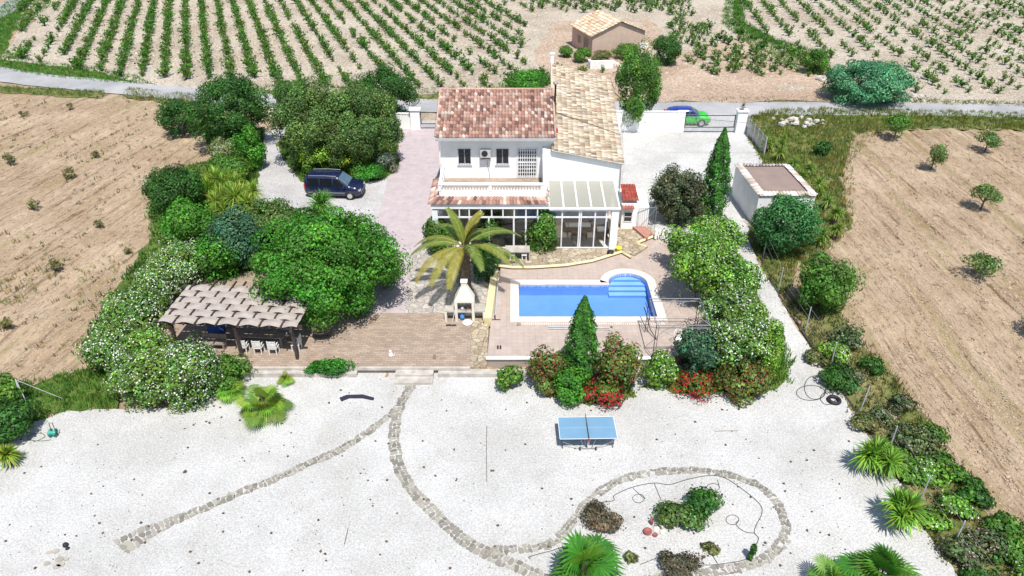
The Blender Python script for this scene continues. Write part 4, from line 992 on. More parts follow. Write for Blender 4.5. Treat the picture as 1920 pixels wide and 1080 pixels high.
# ================================================================ RUIN AT THE BACK
o = G(1109, 108); a = R(19)
e = empty('ruined_barn', o, 'half ruined brick barn with a pale tiled gable roof in the vineyard', 'barn', a)
BWd, BD = 7.3, 6.4
brk = brick_mat('old_brick', (.60,.27,.19), (.62,.37,.27), (.50,.37,.29), .35, .16, .02, bump=.5)
g = MB().prism([(0,0),(BWd,0),(BWd,BD),(0,BD)], -.3, 2.7); g.poly([(0,0,2.7),(BWd,0,2.7),(BWd/2,0,4.1)]).poly([(BWd,BD,2.7),(0,BD,2.7),(BWd/2,BD,4.1)]).build('wall', brk, e)
MB().box(-.02,1.2,0,-.01,2.6,2.0).box(-.02,3.6,.9,-.01,4.5,1.8).build('opening', M['pane'], e)
class _R: location = Vector((0, 0, 0))
def tl(nm, *q, **k):
    ob = tiles(nm, _R, *q, **k); ob.parent = e; return ob
PB = [(.60,.47,.32),(.66,.54,.38),(.52,.38,.24),(.70,.60,.46),(.56,.36,.24)]
for nm, q_ in (('left_roof', ((-.35,BD+.3,2.62),(-.35,-.3,2.62),(BWd/2,BD+.3,4.2),(BWd/2,-.3,4.2))), ('right_roof', ((BWd+.3,-.3,2.62),(BWd+.3,BD+.3,2.62),(BWd/2,-.3,4.2),(BWd/2,BD+.3,4.2)))):
    r_ = _R(); ob = tiles(nm, HR, *[tuple(np.array(t_)+np.array((0, 46, 0))) for t_ in q_], 22, 9, PB, rise=.08); ob.parent = e
p = G(1128, 128); e = empty('stone_trough', p, 'whitewashed ruined trough below the brick barn', 'trough', .1)
MB().box(-1.5,-.4,0,1.3,-.1,1.0).box(-1.5,-.09,0,-1.2,1.2,.8).box(1.0,-.09,0,1.3,1.2,.5).build('trough_wall', M['shedwhite'], e)
p = G(1205, 108); e = empty('sign_post', p, 'white blank board on a post to the right of the brick barn', 'sign')
MB().tube([(0,0,0),(0,0,1.6)], .06).build('post', M['shedwhite'], e); MB().box(-.5,-.05,1.2,.5,0.05,1.8).build('board', M['white'], e)

# ================================================================ CARS
def car(name, loc, rz, L, hw, st, label, paint, roofmat, belt, wz, wx, wins, shield, lights=True):
    """st: stations (x, top z, top half width)"""
    e = empty(name, loc, label, 'car', rz)
    X = [s[0] for s in st]
    def top(x): return float(np.interp(x, X, [s[1] for s in st])), float(np.interp(x, X, [s[2] for s in st]))
    def hwx(x): return hw*float(np.interp(abs(x), [0, L/2-.5, L/2-.15, L/2], [1, .98, .9, .78]))
    def sec(x):
        zt, tw = top(x); h = hwx(x); zb = float(np.interp(abs(x), [0, L/2-.4, L/2], [.22, .24, .38])); bl = min(belt, zt-.05)
        tw = min(tw, h*.97)
        return [(0, zb), (h*.88, zb), (h, zb+.2), (h*1.0, (zb+bl)/2+.1), (h*.965, bl), (tw, zt-.05), (tw*.86, zt-.005), (0, zt)]
    xs = sorted(set(list(np.linspace(-L/2, L/2, 40))+X)); V = []; F1 = []; F2 = []
    for x in xs:
        s_ = sec(x); V += [(x, y, z) for y, z in s_]+[(x, -y, z) for y, z in s_[1:-1][::-1]]
    K = 14
    for i in range(len(xs)-1):
        for k in range(K):
            k2 = (k+1) % K; q = (i*K+k, i*K+k2, (i+1)*K+k2, (i+1)*K+k)
            xm = (xs[i]+xs[i+1])/2
            (F2 if (k in (4,5,6,7,8,9) and roofmat and xm < shield[1]) else F1).append(q)
    F1 += [tuple(range(K)), tuple((len(xs)-1)*K+k for k in reversed(range(K)))]
    mb = MB(); mb.v = V; mb.f = F1; body = mb.build('body', paint, e, smooth=False)
    body.data.polygons.foreach_set('use_smooth', [len(p.vertices) == 4 for p in body.data.polygons])
    if roofmat:
        mb = MB(); mb.v = list(V); mb.f = F2; mb.build('roof', roofmat, e, smooth=True)
    def sidept(x, v, s):
        q = sec(x); a, b = q[4], q[5]; return (x, s*(a[0]+(b[0]-a[0])*v+.012), a[1]+(b[1]-a[1])*v)
    for (a, b, c, d) in wins:      # bottom x0,x1 top x0,x1
        for s in (-1, 1):
            g_ = MB(); n = 4
            for i in range(n):
                t0, t1 = i/n, (i+1)/n
                g_.quad(sidept(a+(b-a)*t0, .08, s), sidept(a+(b-a)*t1, .08, s), sidept(c+(d-c)*t1, .88, s), sidept(c+(d-c)*t0, .88, s))
            g_.build('side_window', M['carglass'], e)
    def shieldm(x0, x1, nm, mt):
        g_ = MB(); n = 5
        for i in range(n):
            xa, xb = x0+(x1-x0)*i/n, x0+(x1-x0)*(i+1)/n; A, B = sec(xa), sec(xb)
            def row(x, S_): return [(x, -S_[5][0]*.97, S_[5][1]+.02), (x, -S_[6][0], S_[6][1]+.018), (x, S_[6][0], S_[6][1]+.018), (x, S_[5][0]*.97, S_[5][1]+.02)]
            ra, rb = row(xa, A), row(xb, B)
            for k in range(3): g_.quad(ra[k], rb[k], rb[k+1], ra[k+1])
        g_.build(nm, mt, e)
    shieldm(shield[0], shield[1], 'windscreen', M['windscreen'])
    for wxx in (-wx, wx):
        for s in (-1, 1):
            w_ = empty('wheel', (0, 0, 0), None, None); w_.parent = e; w_.location = (wxx, s*(hw-.08), wz)
            m4 = Matrix.Rotation(pi/2, 4, 'X')
            MB().lathe([(.2,-.1),(wz*.93,-.11),(wz,-.07),(wz,.07),(wz*.93,.11),(.2,.1)], 0, 0, 22).xf(m4).build('tyre', M['rubber'], w_, smooth=True)
            r_ = MB().lathe([(.03,-.115*1),(wz*.62,-.118),(wz*.66,-.09),(wz*.66,.09),(wz*.62,.118),(.03,.115)], 0, 0, 18).xf(m4)
            r_.build('rim', M['chrome'], w_)
        ar = MB()
        for s in (-1, 1): ar.tube([(wxx+(wz+.045)*cos(t), s*(hwx(wxx)+.002), wz+(wz+.045)*sin(t)) for t in [pi*i/12 for i in range(13)]], .022, 4)
        ar.build('wheel_arch', M['rubber'], e)
    for s in (-1, 1):
        MB().box(L/2-.22, s*hw*.72-.16, .68, L/2-.02, s*hw*.72+.12, .84).build('headlight', M['chrome'], e, bevel=.03)
        MB().box(-L/2-.01, s*hw*.74-.08, .75, -L/2+.14, s*hw*.74+.08, 1.15).build('tail_light', M['red'], e)
        MB().box(shield[1]-.35, s*(hw+.02)-.03 if s > 0 else s*(hw+.02)-.17, belt+.0, shield[1]-.2, s*(hw+.02)+.17 if s > 0 else s*(hw+.02)+.03, belt+.17).build('wing_mirror', paint, e, bevel=.03)
    MB().box(L/2-.1,-hw*.5,.3,L/2+.02,hw*.5,.52).build('front_grille', M['dark'], e)
    return e
vp = W(626, 374, .05)
v_ = car('parked_van', (vp.x, vp.y+.95, .05), R(-4), 4.5, .92, [(-2.25,1.0,.7),(-2.2,1.3,.72),(-2.1,1.72,.70),(-1.85,1.80,.72),(0,1.83,.74),(.5,1.78,.72),(1.35,1.13,.80),(1.9,1.03,.76),(2.15,.88,.7),(2.25,.68,.62)], 'dark blue people carrier parked beside the green shrubs', M['van'], None, 1.0, .32, 1.38, [(-1.95,-1.0,-1.9,-1.0),(-.92,.05,-.92,.05),(.13,1.1,.13,.55)], (.58,1.28))
rk = MB()
for s in (-1, 1): rk.tube([(-1.8, s*.66, 1.83),(-.6, s*.68, 1.87),(.4, s*.66, 1.84)], .02, 5)
rk.build('roof_rail', M['chrome'], v_); MB().box(-1.9,-.925,.52,1.0,-.915,.58).box(-1.9,.915,.52,1.0,.925,.58).build('side_trim', M['grey'], v_)
gp = W(1290, 238, .05)
car('parked_car', (gp.x, 69.4, .05), R(-3), 4.4, .9, [(-2.2,.85,.68),(-2.1,1.05,.70),(-1.75,1.42,.66),(-1.0,1.56,.68),(0,1.58,.70),(.35,1.54,.68),(1.15,1.08,.78),(1.75,1.0,.74),(2.05,.86,.66),(2.2,.6,.58)], 'bright green car with a dark blue roof outside the driveway gate', M['green_car'], M['blue_roof'], .98, .34, 1.33, [(-1.7,-.95,-1.5,-.95),(-.87,.1,-.87,.05),(.18,1.0,.13,.4)], (.42,1.1))
# ================================================================ PERGOLA, BARBECUE, GARDEN THINGS
A_, B_ = W(303, 602, 2.4), W(552, 612, 2.4); C_ = W(345, 532, 2.4)
u = (B_-A_); pw = u.length; ang = atan2(u.y, u.x); pd = 3.75
PG = empty('pergola', (A_.x, A_.y, 0), 'dark timber pergola roofed with woven strips of taupe canvas', 'pergola', ang)
posts = [(.35,.15),(3.9,.15),(pw-.25,.15),(.35,pd-.15),(3.9,pd-.15),(pw-.25,pd-.15)]
for x, y in posts: MB().box(x-.075,y-.075,0,x+.075,y+.075,2.28).build('post', M['wood_dark'], PG)
for y in (.15, pd-.15): MB().box(-.5,y-.06,2.18,pw+.35,y+.06,2.36).build('beam', M['wood_dark'], PG)
nr = 13
for i in range(nr):
    x = .12+i*(pw-.24)/(nr-1); MB().box(x-.035,-.25,2.362,x+.035,pd+.45,2.46).build('rafter', M['wood_dark'], PG)
for s in range(6):
    mb = MB(); y0 = -.08+s*pd/6; y1 = y0+pd/6*1.0; n = 8*(nr-1)+8; dx = (pw-.24)/(nr-1)
    pts = []
    for i in range(n+1):
        x = -.15+i*(pw+.3)/n; t = (x-.12)/dx; h = 2.42+.06*cos(pi*(t+s)); pts.append((x, h))
    sg = .0
    for (xa, ha), (xb, hb) in zip(pts, pts[1:]):
        ym = (y0+y1)/2
        mb.quad((xa,y0,ha-.02),(xb,y0,hb-.02),(xb,ym,hb+.03),(xa,ym,ha+.03)); mb.quad((xa,ym,ha+.03),(xb,ym,hb+.03),(xb,y1,hb-.02),(xa,y1,ha-.02))
    mb.build('canvas_strip', M['fabric'], PG, smooth=True)
def ploc(x, y): c, s = cos(ang), sin(ang); return (A_.x+x*c-y*s, A_.y+x*s+y*c, .08)
e = empty('garden_table', ploc(4.7, 1.4), 'long grey slatted dining table under the pergola', 'table', ang)
tb = MB()
for i in range(6): tb.box(-1.35, -.42+i*.145, .70, 1.35, -.42+i*.145+.12, .74)
tb.build('table_top', M['wood'], e)
for sx in (-1.15, 1.15): MB().box(sx-.05,-.35,0,sx+.05,-.27,.7).box(sx-.05,.27,0,sx+.05,.35,.7).box(sx-.05,-.27,.3,sx+.05,.27,.36).build('trestle', M['wood'], e)
def chair(x, y, rz, label, col='lightwood', group=None):
    e = empty('garden_chair', ploc(x, y), label, 'chair', ang+rz, group=group); m = M[col]
    MB().box(-.24,-.24,.4,.24,.24,.45).build('seat', m, e, bevel=.015); bk = MB().box(-.24,.2,.45,-.19,.25,.95).box(.19,.2,.45,.24,.25,.95)
    for i in range(4): bk.box(-.188,.21,.5+i*.115,.188,.24,.5+i*.115+.075)
    bk.build('backrest', m, e)
    for sx in (-.2, .2):
        for sy in (-.2, .2): MB().box(sx-.025,sy-.025,0,sx+.025,sy+.025,.399).build('leg', m, e)
        MB().box(sx-.03,-.22,.62,sx+.03,.2,.65).build('armrest', m, e)
    return e
chair(3.9, .6, pi, 'pale garden chair at the near side of the long table, nearest the middle post'); chair(4.75, .6, pi, 'pale garden chair at the middle of the near side of the long table'); chair(5.6, .6, pi, 'pale garden chair at the near side of the long table, nearest the right post')
for i, x in enumerate((3.9, 4.75, 5.6)): chair(x, 2.35, 0, 'garden chair in the shade at the far side of the long table, '+('left','middle','right')[i]+' of three', group='chairs behind the pergola table')
chair(6.75, 1.0, -pi/2, 'pale garden chair at the right end of the long table')
bn = empty('garden_bench', ploc(2.1, .8), 'weathered slatted bench in the shade at the left of the pergola', 'bench', ang)
MB().box(-.7,-.22,.38,.7,.22,.44).build('seat', M['wood'], bn); MB().box(-.7,.2,.5,.7,.25,.85).build('backrest', M['wood'], bn)
for sx in (-.6, .6): MB().box(sx-.04,-.2,0,sx+.04,.24,.38).build('leg', M['wood'], bn)
fp_ = empty('folded_cloth', ploc(1.6, 2.3), 'crumpled blue tarpaulin bundle in the shade under the pergola', 'tarpaulin')
MB().lathe([(.5,0),(.55,.3),(.4,.7),(.15,1.0)], 0, 0, 9).build('cloth', M['bluecloth'], fp_)
# round table with chairs (wicker swing seat look)
p = W(604, 640, .08); e = empty('papasan_chair', (p.x, p.y, .08), 'round brown wicker lounge chair standing alone right of the pergola', 'chair', .1)
mb = MB(); n = 20; ctr = Vector((0, .35, .75))
for j in range(4):
    r0, r1 = .14*j, .14*(j+1)
    for i in range(n):
        def P_(r, a): return (r*cos(a)*1.0, .3+r*sin(a)*.8, .42+.5*(r/.56)**2*.35+max(0, sin(a))*r*.7)
        mb.quad(P_(r0, 2*pi*i/n), P_(r1, 2*pi*i/n), P_(r1, 2*pi*(i+1)/n), P_(r0, 2*pi*(i+1)/n))
mb.build('seat', mat('wicker_seat', (.25,.19,.13), (.16,.12,.08), 9, .85), e)
fm = MB().tube([P_(.57, 2*pi*i/24) for i in range(24)], .022, 6, closed=True).tube([(.42*cos(t), .2+.42*sin(t)*.8, .22) for t in [2*pi*i/16 for i in range(16)]], .016, 5, closed=True)
fm.build('rim', M['dark'], e)
for s in (-1, 1):
    for y_ in (-.15, .5): MB().tube([(s*.42,y_,0),(s*.3,.2,.22),(s*.45,y_+.1,.5)], .018, 5).build('leg', M['dark'], e)
# barbecue
p = W(872, 603, .08); e = empty('barbecue', (p.x, p.y, .08), 'white masonry barbecue with tapered chimney hood and open counter', 'barbecue', 0)
m_ = mat('bbq_render', (.72,.70,.60), (.62,.58,.46), 1.5, .85, .2, 20)
MB().box(-.58,0,0,-.42,.7,1.32).box(.42,0,0,.58,.7,1.32).box(-.419,.6,0,.419,.7,1.32).build('fireplace', m_, e)
MB().box(-.42,.02,.62,.42,.6,.70).build('hearth', M['concrete'], e)
MB().prism([(-.58,0),(.58,0),(.58,.7),(-.58,.7)], 1.321, 1.45).build('lintel', m_, e)
h = MB(); b0 = [(-.58,0),(.58,0),(.58,.7),(-.58,.7)]; b1 = [(-.17,.25),(.17,.25),(.17,.55),(-.17,.55)]
for i in range(4): j = (i+1) % 4; h.quad((*b0[i],1.451),(*b0[j],1.451),(*b1[j],2.3),(*b1[i],2.3))
h.box(-.16,.26,2.25,.16,.54,2.55).build('chimney_hood', m_, e); MB().box(-.2,.22,2.552,.2,.58,2.62).build('chimney_cap', M['white'], e)
MB().box(-1.2,0.05,.62,-.585,.68,.70).box(.585,.05,.62,1.2,.68,.70).build('counter', M['concrete'], e)
MB().box(-1.2,.02,0,-1.06,.7,.619).box(1.06,.02,0,1.2,.7,.619).box(-1.06,.6,0,-.59,.68,.6).box(.59,.6,0,1.06,.68,.6).build('side_wall', m_, e)
MB().tube([(-.4,.1,.8),(.4,.1,.8)], .012).tube([(-.4,.3,.8),(.4,.3,.8)], .012).box(.08,.05,.7,.1,.07,1.3).build('grill', M['dark'], e)
for dx, m2, lb, r_, hh in ((-.15,'white','white pot standing in the fireplace of the barbecue',.1,.16),(.2,'redclay','red clay jar in the fireplace of the barbecue',.08,.25)):
    o = MB().lathe([(r_*.7,0),(r_,hh*.5),(r_*.6,hh)], p.x+dx, p.y+.3, 10, .79).build('pot', M[m2], smooth=True); tag(o, lb, 'pot')
o = MB().lathe([(.13,0),(.15,.2),(.13,.45),(.06,.5),(.06,.55)], p.x-.18, p.y+.25, 12, .085).build('gas_bottle', mat('blue_bottle', (.08,.25,.6), None, 3, .4), smooth=True); tag(o, 'small blue gas bottle under the barbecue hearth', 'gas bottle')
o = MB().lathe([(.26,0),(.3,.07),(.27,.09),(.12,.03)], p.x+.15, p.y-.18, 14, .085).build('basin', M['white'], smooth=True); tag(o, 'white bowl on the ground in front of the barbecue', 'bowl')
o = empty('broom', (p.x-.75, p.y-.4, .085), 'pale broom leaning on the left of the barbecue', 'broom')
MB().tube([(0,0,.05),(.3,.5,1.35)], .014).build('handle', M['lightwood'], o); MB().box(-.35,-.07,0,.25,.03,.06).build('brush_head', M['wood_dark'], o)
for k, (x, y) in enumerate(((733, 668), (815, 672))):
    q = W(x, y, .08)
    if k == 0:
        e = empty('garden_ornament', q, 'small white cat shaped ornament on the brick terrace', 'ornament')
        MB().lathe([(.11,0),(.13,.1),(.1,.22),(.06,.3)], 0, 0, 10).build('body', M['white'], e, smooth=True); MB().lathe([(.02,0),(.075,.05),(.07,.11),(.02,.15)], 0, -.03, 10, .29).build('head', M['white'], e, smooth=True)
        MB().tube([(.1,.05,.03),(.22,0,.06),(.24,-.06,.2)], .022).build('tail', M['white'], e)
    else:
        tag(MB().lathe([(.08,0),(.1,.06),(.05,.2),(.09,.26)], q.x, q.y, 9, .085).build('small_pot', M['wood']), 'small brown pot standing near the right of the brick terrace', 'pot')
q = W(936, 652, DZ); tag(MB().box(q.x-.12,q.y-.14,DZ+.004,q.x-.03,q.y+.14,DZ+.06).box(q.x+.03,q.y-.14,DZ+.004,q.x+.12,q.y+.14,DZ+.06).build('sandals', M['dark']), 'pair of dark sandals left on the pool deck', 'sandals')
q = W(973, 609, DZ); tag(MB().box(q.x-.14,q.y-.1,DZ+.004,q.x+.12,q.y+.1,DZ+.1).build('skimmer_lid', M['wood'], bevel=.03), 'small brown box beside the front left pool corner', 'box')
# stone bench by the palm and patio table
q = W(968, 488, .42); e = empty('stone_bench', (q.x, q.y, .42), 'grey table on dark frame under the glass front beside the palm', 'table')
MB().box(-.75,-.1,.62,.9,.75,.72).build('table_top', M['concrete'], e, bevel=.02)
for x in (-.68, .05, .8): MB().box(x-.04,-.06,0,x+.04,.0,.62).box(x-.04,.65,0,x+.04,.7,.62).build('leg', M['dark'], e)
for sx, lb in ((0, 'white plastic stool tucked under the left of the grey patio table'), (.5, 'white plastic stool tucked under the right of the grey patio table')):
    tag(MB().box(q.x-.45+sx*1.6,q.y-.05,.80,q.x-.1+sx*1.6,q.y+.3,.86).box(q.x-.43+sx*1.6,q.y,.425,q.x-.38+sx*1.6,q.y+.05,.8).box(q.x-.17+sx*1.6,q.y,.425,q.x-.12+sx*1.6,q.y+.05,.8).build('stool', M['white']), lb, 'stool')
q = W(1160, 470, .45); tag(MB().lathe([(.15,0),(.2,.2),(.22,.26),(.18,.26)], q.x, q.y, 12, .45).build('bucket', M['yellow'], smooth=True), 'yellow bucket on the cream kerb by the patio corner', 'bucket')
q = W(1147, 474, .45); tag(MB().lathe([(.2,0),(.24,.12),(.2,.2),(.05,.22)], q.x-.1, q.y-.1, 12, .45).build('flower_pot', M['rubber'], smooth=True), 'dark low pot next to the yellow bucket', 'pot')
# gazebo frame
g0 = W(1231, 610, DZ+2.3); g1 = W(1223, 560, DZ+2.3); gx0, gx1 = 7.7, 10.5; gy0, gy1 = g0.y, g1.y
GZB = empty('gazebo_frame', (gx0, gy0, DZ), 'bare black metal gazebo frame beside the right end of the pool', 'gazebo')
w2, d2 = gx1-gx0, gy1-gy0
for x, y in ((0,0),(w2,0),(0,d2),(w2,d2)):
    MB().tube([(x-.05,y,0),(x-.05,y,2.3)], .022).tube([(x+.08,y,0),(x+.08,y,2.3)], .015).build('post', M['dark'], GZB)
for z in (2.3, 2.12): MB().tube([(0,0,z),(w2,0,z),(w2,d2,z),(0,d2,z)], .026, 5, closed=True).build('rail', M['grey'], GZB)
fan = MB()
for k in range(7):
    fan.tube([(w2*.45,d2*.0+0,2.3),(w2*(k/6),0,1.35)], .009, 4) if k in (0,2,4,6) else None
    fan.tube([(w2*.5,d2,2.3),(w2*(k/6),d2,1.3)], .009, 4) if k in (0,2,4,6) else None
for s in ((0,0),(w2,0),(0,d2),(w2,d2)): fan.tube([(w2/2,d2/2,2.85),(s[0],s[1],2.3)], .014, 4)
fan.build('roof_rods', M['grey'], GZB)
MB().tube([(0,0,.9),(w2*.55,0,.9)], .018, 4).tube([(0,d2,.95),(w2*.8,d2,.95)], .018, 4).build('side_rail', M['dark'], GZB)
for k, (x, y, lb) in enumerate(((1272, 648, 'white ornate metal chair under the gazebo frame, nearer the pool'), (1312, 640, 'white ornate metal chair under the gazebo frame, nearer the hedge'))):
    q = W(x, y, DZ); e = empty('ornate_chair', q, lb, 'chair', .4-k*.8)
    MB().lathe([(.2,0),(.22,.03),(.02,.04)], 0, 0, 12, .42).build('seat', M['white'], e)
    bk = MB().tube([(-.2,.18,.42),(-.24,.24,.75),(-.12,.27,.95),(0,.28,1.0),(.12,.27,.95),(.24,.24,.75),(.2,.18,.42)], .018, 5)
    for s in (-1, 1): bk.tube([(s*.02,.2,.44),(s*.13,.24,.62),(s*.05,.26,.82),(s*.12,.27,.93)], .012, 4)
    bk.build('backrest', M['white'], e)
    for i in range(4): a = pi/4+i*pi/2; MB().tube([(.14*cos(a),.14*sin(a),.42),(.22*cos(a),.22*sin(a),0)], .015, 4).build('leg', M['white'], e)
q0 = W(1205, 600, DZ)
tag(MB().tube([(q0.x,q0.y,DZ+.9),(q0.x+.05,q0.y-.5,DZ+.8),(q0.x+.2,q0.y-1.4,DZ+.3),(q0.x+.5,q0.y-2.0,DZ+.03)], .03, 6).tube([(q0.x+.15,q0.y+.5,DZ+.9),(q0.x+.32,q0.y+.1,DZ+.5),(q0.x+.4,q0.y-.1,DZ+.05)], .022, 5).build('pool_handrail', M['dark']), 'curved dark handrail by the front right corner of the pool', 'handrail')
# table tennis table
c4 = [W(1045,785,.41), W(1153,783,.41), W(1157,820,.41), W(1048,824,.41)]; ce = sum(c4, Vector())/4
e = empty('table_tennis_table', (ce.x, ce.y, GZ+.03), 'pale blue table tennis table on a folding wheeled frame', 'table', R(1.2))
for s in (-1, 1):
    t_ = MB().box(s*.69-.675,-.7625,.735,s*.69+.675,.7625,.765).build('table_top', M['tabletop'], e)
    MB().box(s*.69-.675,-.7625,.7655,s*.69+.675,-.7425,.768).box(s*.69-.675,.7425,.7655,s*.69+.675,.7625,.768).box(s*1.365-.01,-.742,.7655,s*1.365+.01,.742,.768).box(s*.69-.664,-.0015,.7655,s*.69+.664,.0015,.7678).build('line_marking', M['white'], t_)
    MB().tube([(s*1.2,-.6,0),(s*1.25,-.6,.73)], .02).tube([(s*1.2,.6,0),(s*1.25,.6,.73)], .02).tube([(s*1.23,-.6,.35),(s*1.23,.6,.35)], .015).build('leg', M['dark'], e)
    MB().tube([(s*.35,-.7,.12),(s*1.24,-.62,.45)], .015).tube([(s*.2,-.65,.12),(s*.4,-.65,.72)], .015).tube([(s*.2,.65,.12),(s*.4,.65,.72)], .015).build('brace', M['grey'], e)
    for y in (-.72, .62): MB().lathe([(.02,-.03),(.09,-.03),(.09,.03),(.02,.03)], 0, 0, 12).xf(Matrix.Translation((s*.38,y,.09)) @ Matrix.Rotation(pi/2, 4, 'Y')).build('wheel', M['rubber'], e)
MB().tube([(-.4,-.7,.12),(0,-.7,.07),(.4,-.7,.12)], .018).box(-.05,-.72,.3,.05,-.66,.62).build('frame', M['grey'], e)
MB().box(-.006,-.86,.765,.006,.86,.92).build('net', M['dark'], e); MB().box(-.06,-.8,.62,.06,-.77,.7).build('lock_lever', M['red'], e)
# loose things in the garden
def tube_thing(name, px, r, m, label, cat, z=.05, k=6):
    P = catmull([G(*q) for q in px], k); return tag(MB().tube([(p.x,p.y,float(tz(p.x,p.y))+z) for p in P], r, 5).build(name, m), label, cat)
def loop(cx, cy, rx, ry, a0=0, a1=2*pi, n=14): return [(cx+rx*cos(a0+(a1-a0)*i/n), cy+ry*sin(a0+(a1-a0)*i/n)) for i in range(n+1)]
tube_thing('garden_hose', loop(1520,738,27,14)+loop(1528,728,20,22,0,5.2)+loop(1552,748,14,12,0,5)+[(1540,700),(1556,732),(1572,728)], .016, M['rope'], 'tangled dark hose loops lying by the right edge of the gravel', 'hose')
q = G(1563, 753); tag(MB().tube([(q.x+.27*cos(a),q.y+.27*sin(a),q.z+.11) for a in [2*pi*i/20 for i in range(20)]], .10, 8, closed=True).build('hose_coil', M['rubber'], smooth=True), 'thick black coil of pipe near the tangled hose', 'pipe coil')
tube_thing('irrigation_pipe', [(1092,992),(1098,960),(1120,945),(1150,940),(1152,930),(1185,915),(1226,907),(1255,910),(1290,900),(1330,893),(1360,898),(1400,925),(1425,948),(1428,965),(1418,985),(1414,1000),(1422,1012),(1412,1030),(1398,1050),(1340,1060),(1300,1062),(1250,1075)], .014, M['rope'], 'thin black irrigation pipe looping round the circular bed', 'irrigation pipe')
for k, (pts, lb) in enumerate(((loop(1197,936,11,8)+[(1190,920),(1187,916)], 'small ring of black pipe in the upper left of the circular bed'), (loop(1373,976,12,9)+[(1380,985),(1395,998),(1414,1001)], 'small ring of black pipe at the right of the circular bed'), ([(1226,907),(1240,940)], 'short black branch pipe left of the grey green bush'), (loop(1337,915,12,7)+[(1345,901)], 'small ring of black pipe above the dark green bush'), ([(995,1050),(993,1045),(1030,1035),(1060,1025)], 'short black pipe left of the bottom fan palm'), ([(1200,1060),(1230,1048),(1245,1043)], 'short black pipe right of the bottom fan palm'), ([(1335,1042),(1345,1058)], 'short black pipe below the small olive bush'))):
    tube_thing('irrigation_pipe', pts, .012, M['rope'], lb, 'irrigation pipe')
q = G(103, 820); e = empty('hose_reel', q, 'green and orange hose reel with its hose spread on the gravel', 'hose reel')
MB().lathe([(.22,-.12),(.1,-.11),(.1,.11),(.22,.12)], 0, 0, 16).xf(Matrix.Translation((0,0,.3)) @ Matrix.Rotation(pi/2, 4, 'Y')).build('drum', mat('teal_plastic', (.04,.35,.28), None, 2, .5), e, smooth=True)
MB().lathe([(.18,-.01),(.2,.0),(.18,.01)], 0, 0, 16).xf(Matrix.Translation((-.15,0,.3)) @ Matrix.Rotation(pi/2, 4, 'Y')).build('drum_side', mat('orange_plastic', (.5,.16,.04), None, 2, .5), e)
MB().tube([(-.1,.1,0),(-.08,.05,.3),(-.06,.1,.85),(.1,.1,.85),(.12,.05,.3),(.14,.1,0)], .016).build('handle', M['dark'], e)
tube_thing('garden_hose', [(96,826),(80,828),(60,827),(52,822),(62,815),(78,814),(85,820),(70,828)], .014, mat('green_hose', (.03,.10,.05), None, 2, .5), 'thin green hose curled on the gravel left of the hose reel', 'hose')
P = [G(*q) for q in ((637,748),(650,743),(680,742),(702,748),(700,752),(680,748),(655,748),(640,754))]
mb = MB(); mb.prism([(p.x, p.y) for p in P][::-1], GZ+.03, GZ+.10); tag(mb.build('shadow_strip', M['shadowstrip']), 'dark curved strip standing in for a shadow on the gravel below the terrace', 'cloth')  # thin dark slab standing in for a curved shadow on the gravel
tube_thing('metal_rod', [(913,800),(912,850),(913,905)], .012, M['wood_dark'], 'long thin rod lying on the gravel between the path and the table tennis table', 'rod')
tube_thing('stick', [(653,992),(650,1005),(646,1022)], .014, M['wood_dark'], 'short dark stick on the gravel near the bottom of the picture', 'stick')
tube_thing('stick', [(1340,810),(1362,809),(1384,809)], .014, M['wood'], 'thin stick lying on the gravel right of the table tennis table', 'stick')
def pot(px, py, r_, h_, m, lb, name='flower_pot'):
    q = G(px, py); return tag(MB().lathe([(r_*.7,0),(r_,h_*.8),(r_*1.1,h_),(r_*.8,h_),(r_*.6,h_*.7)], q.x, q.y, 14, q.z+.03).build(name, M[m], smooth=True), lb, 'pot')
pot(1214,1000,.18,.12,'redclay','wide red clay pot in the middle of the circular bed'); pot(1228,1006,.10,.10,'redclay','small red clay pot to the right of the wide red pot'); pot(1221,984,.08,.3,'redclay','tall thin red pot standing behind the wide red pot')
q = G(1232,993); rr_ = MB()
for i in range(6): rr_.lathe([(.12,0),(.14,.05),(.06,.11)], q.x+random.uniform(-.3,.3), q.y+random.uniform(-.25,.25), 7, q.z+.03)
tag(rr_.build('pebble_group', M['coping']), 'handful of pale stones beside the red pots', 'stones')
# loose flat stones lower left
for k, (x, y) in enumerate(((93,1037),(105,1035),(112,1050),(125,1050),(115,1060),(88,1058),(108,1064))):
    q = G(x, y); a0 = random.random()*6; r_ = random.uniform(.12, .24)
    tag(MB().prism([(q.x+r_*cos(a0+a)*random.uniform(.7,1), q.y+.6*r_*sin(a0+a)) for a in [2*pi*i/7 for i in range(7)]], q.z+.0, q.z+.07).build('flat_stone', M['stone']), 'flat grey stone of the loose cluster lying at the lower left of the gravel', 'stone', 'loose flat stones at the lower left')
q = G(124, 1028); tag(MB().lathe([(.05,0),(.12,.03),(.1,.12),(.03,.15)], q.x-.05, q.y+.1, 9, q.z+.03).lathe([(.04,0),(.09,.03),(.03,.1)], q.x+.1, q.y-.05, 8, q.z+.03).build('dark_stone', M['rubber']), 'pair of small black lumps above the loose flat stones', 'stones')
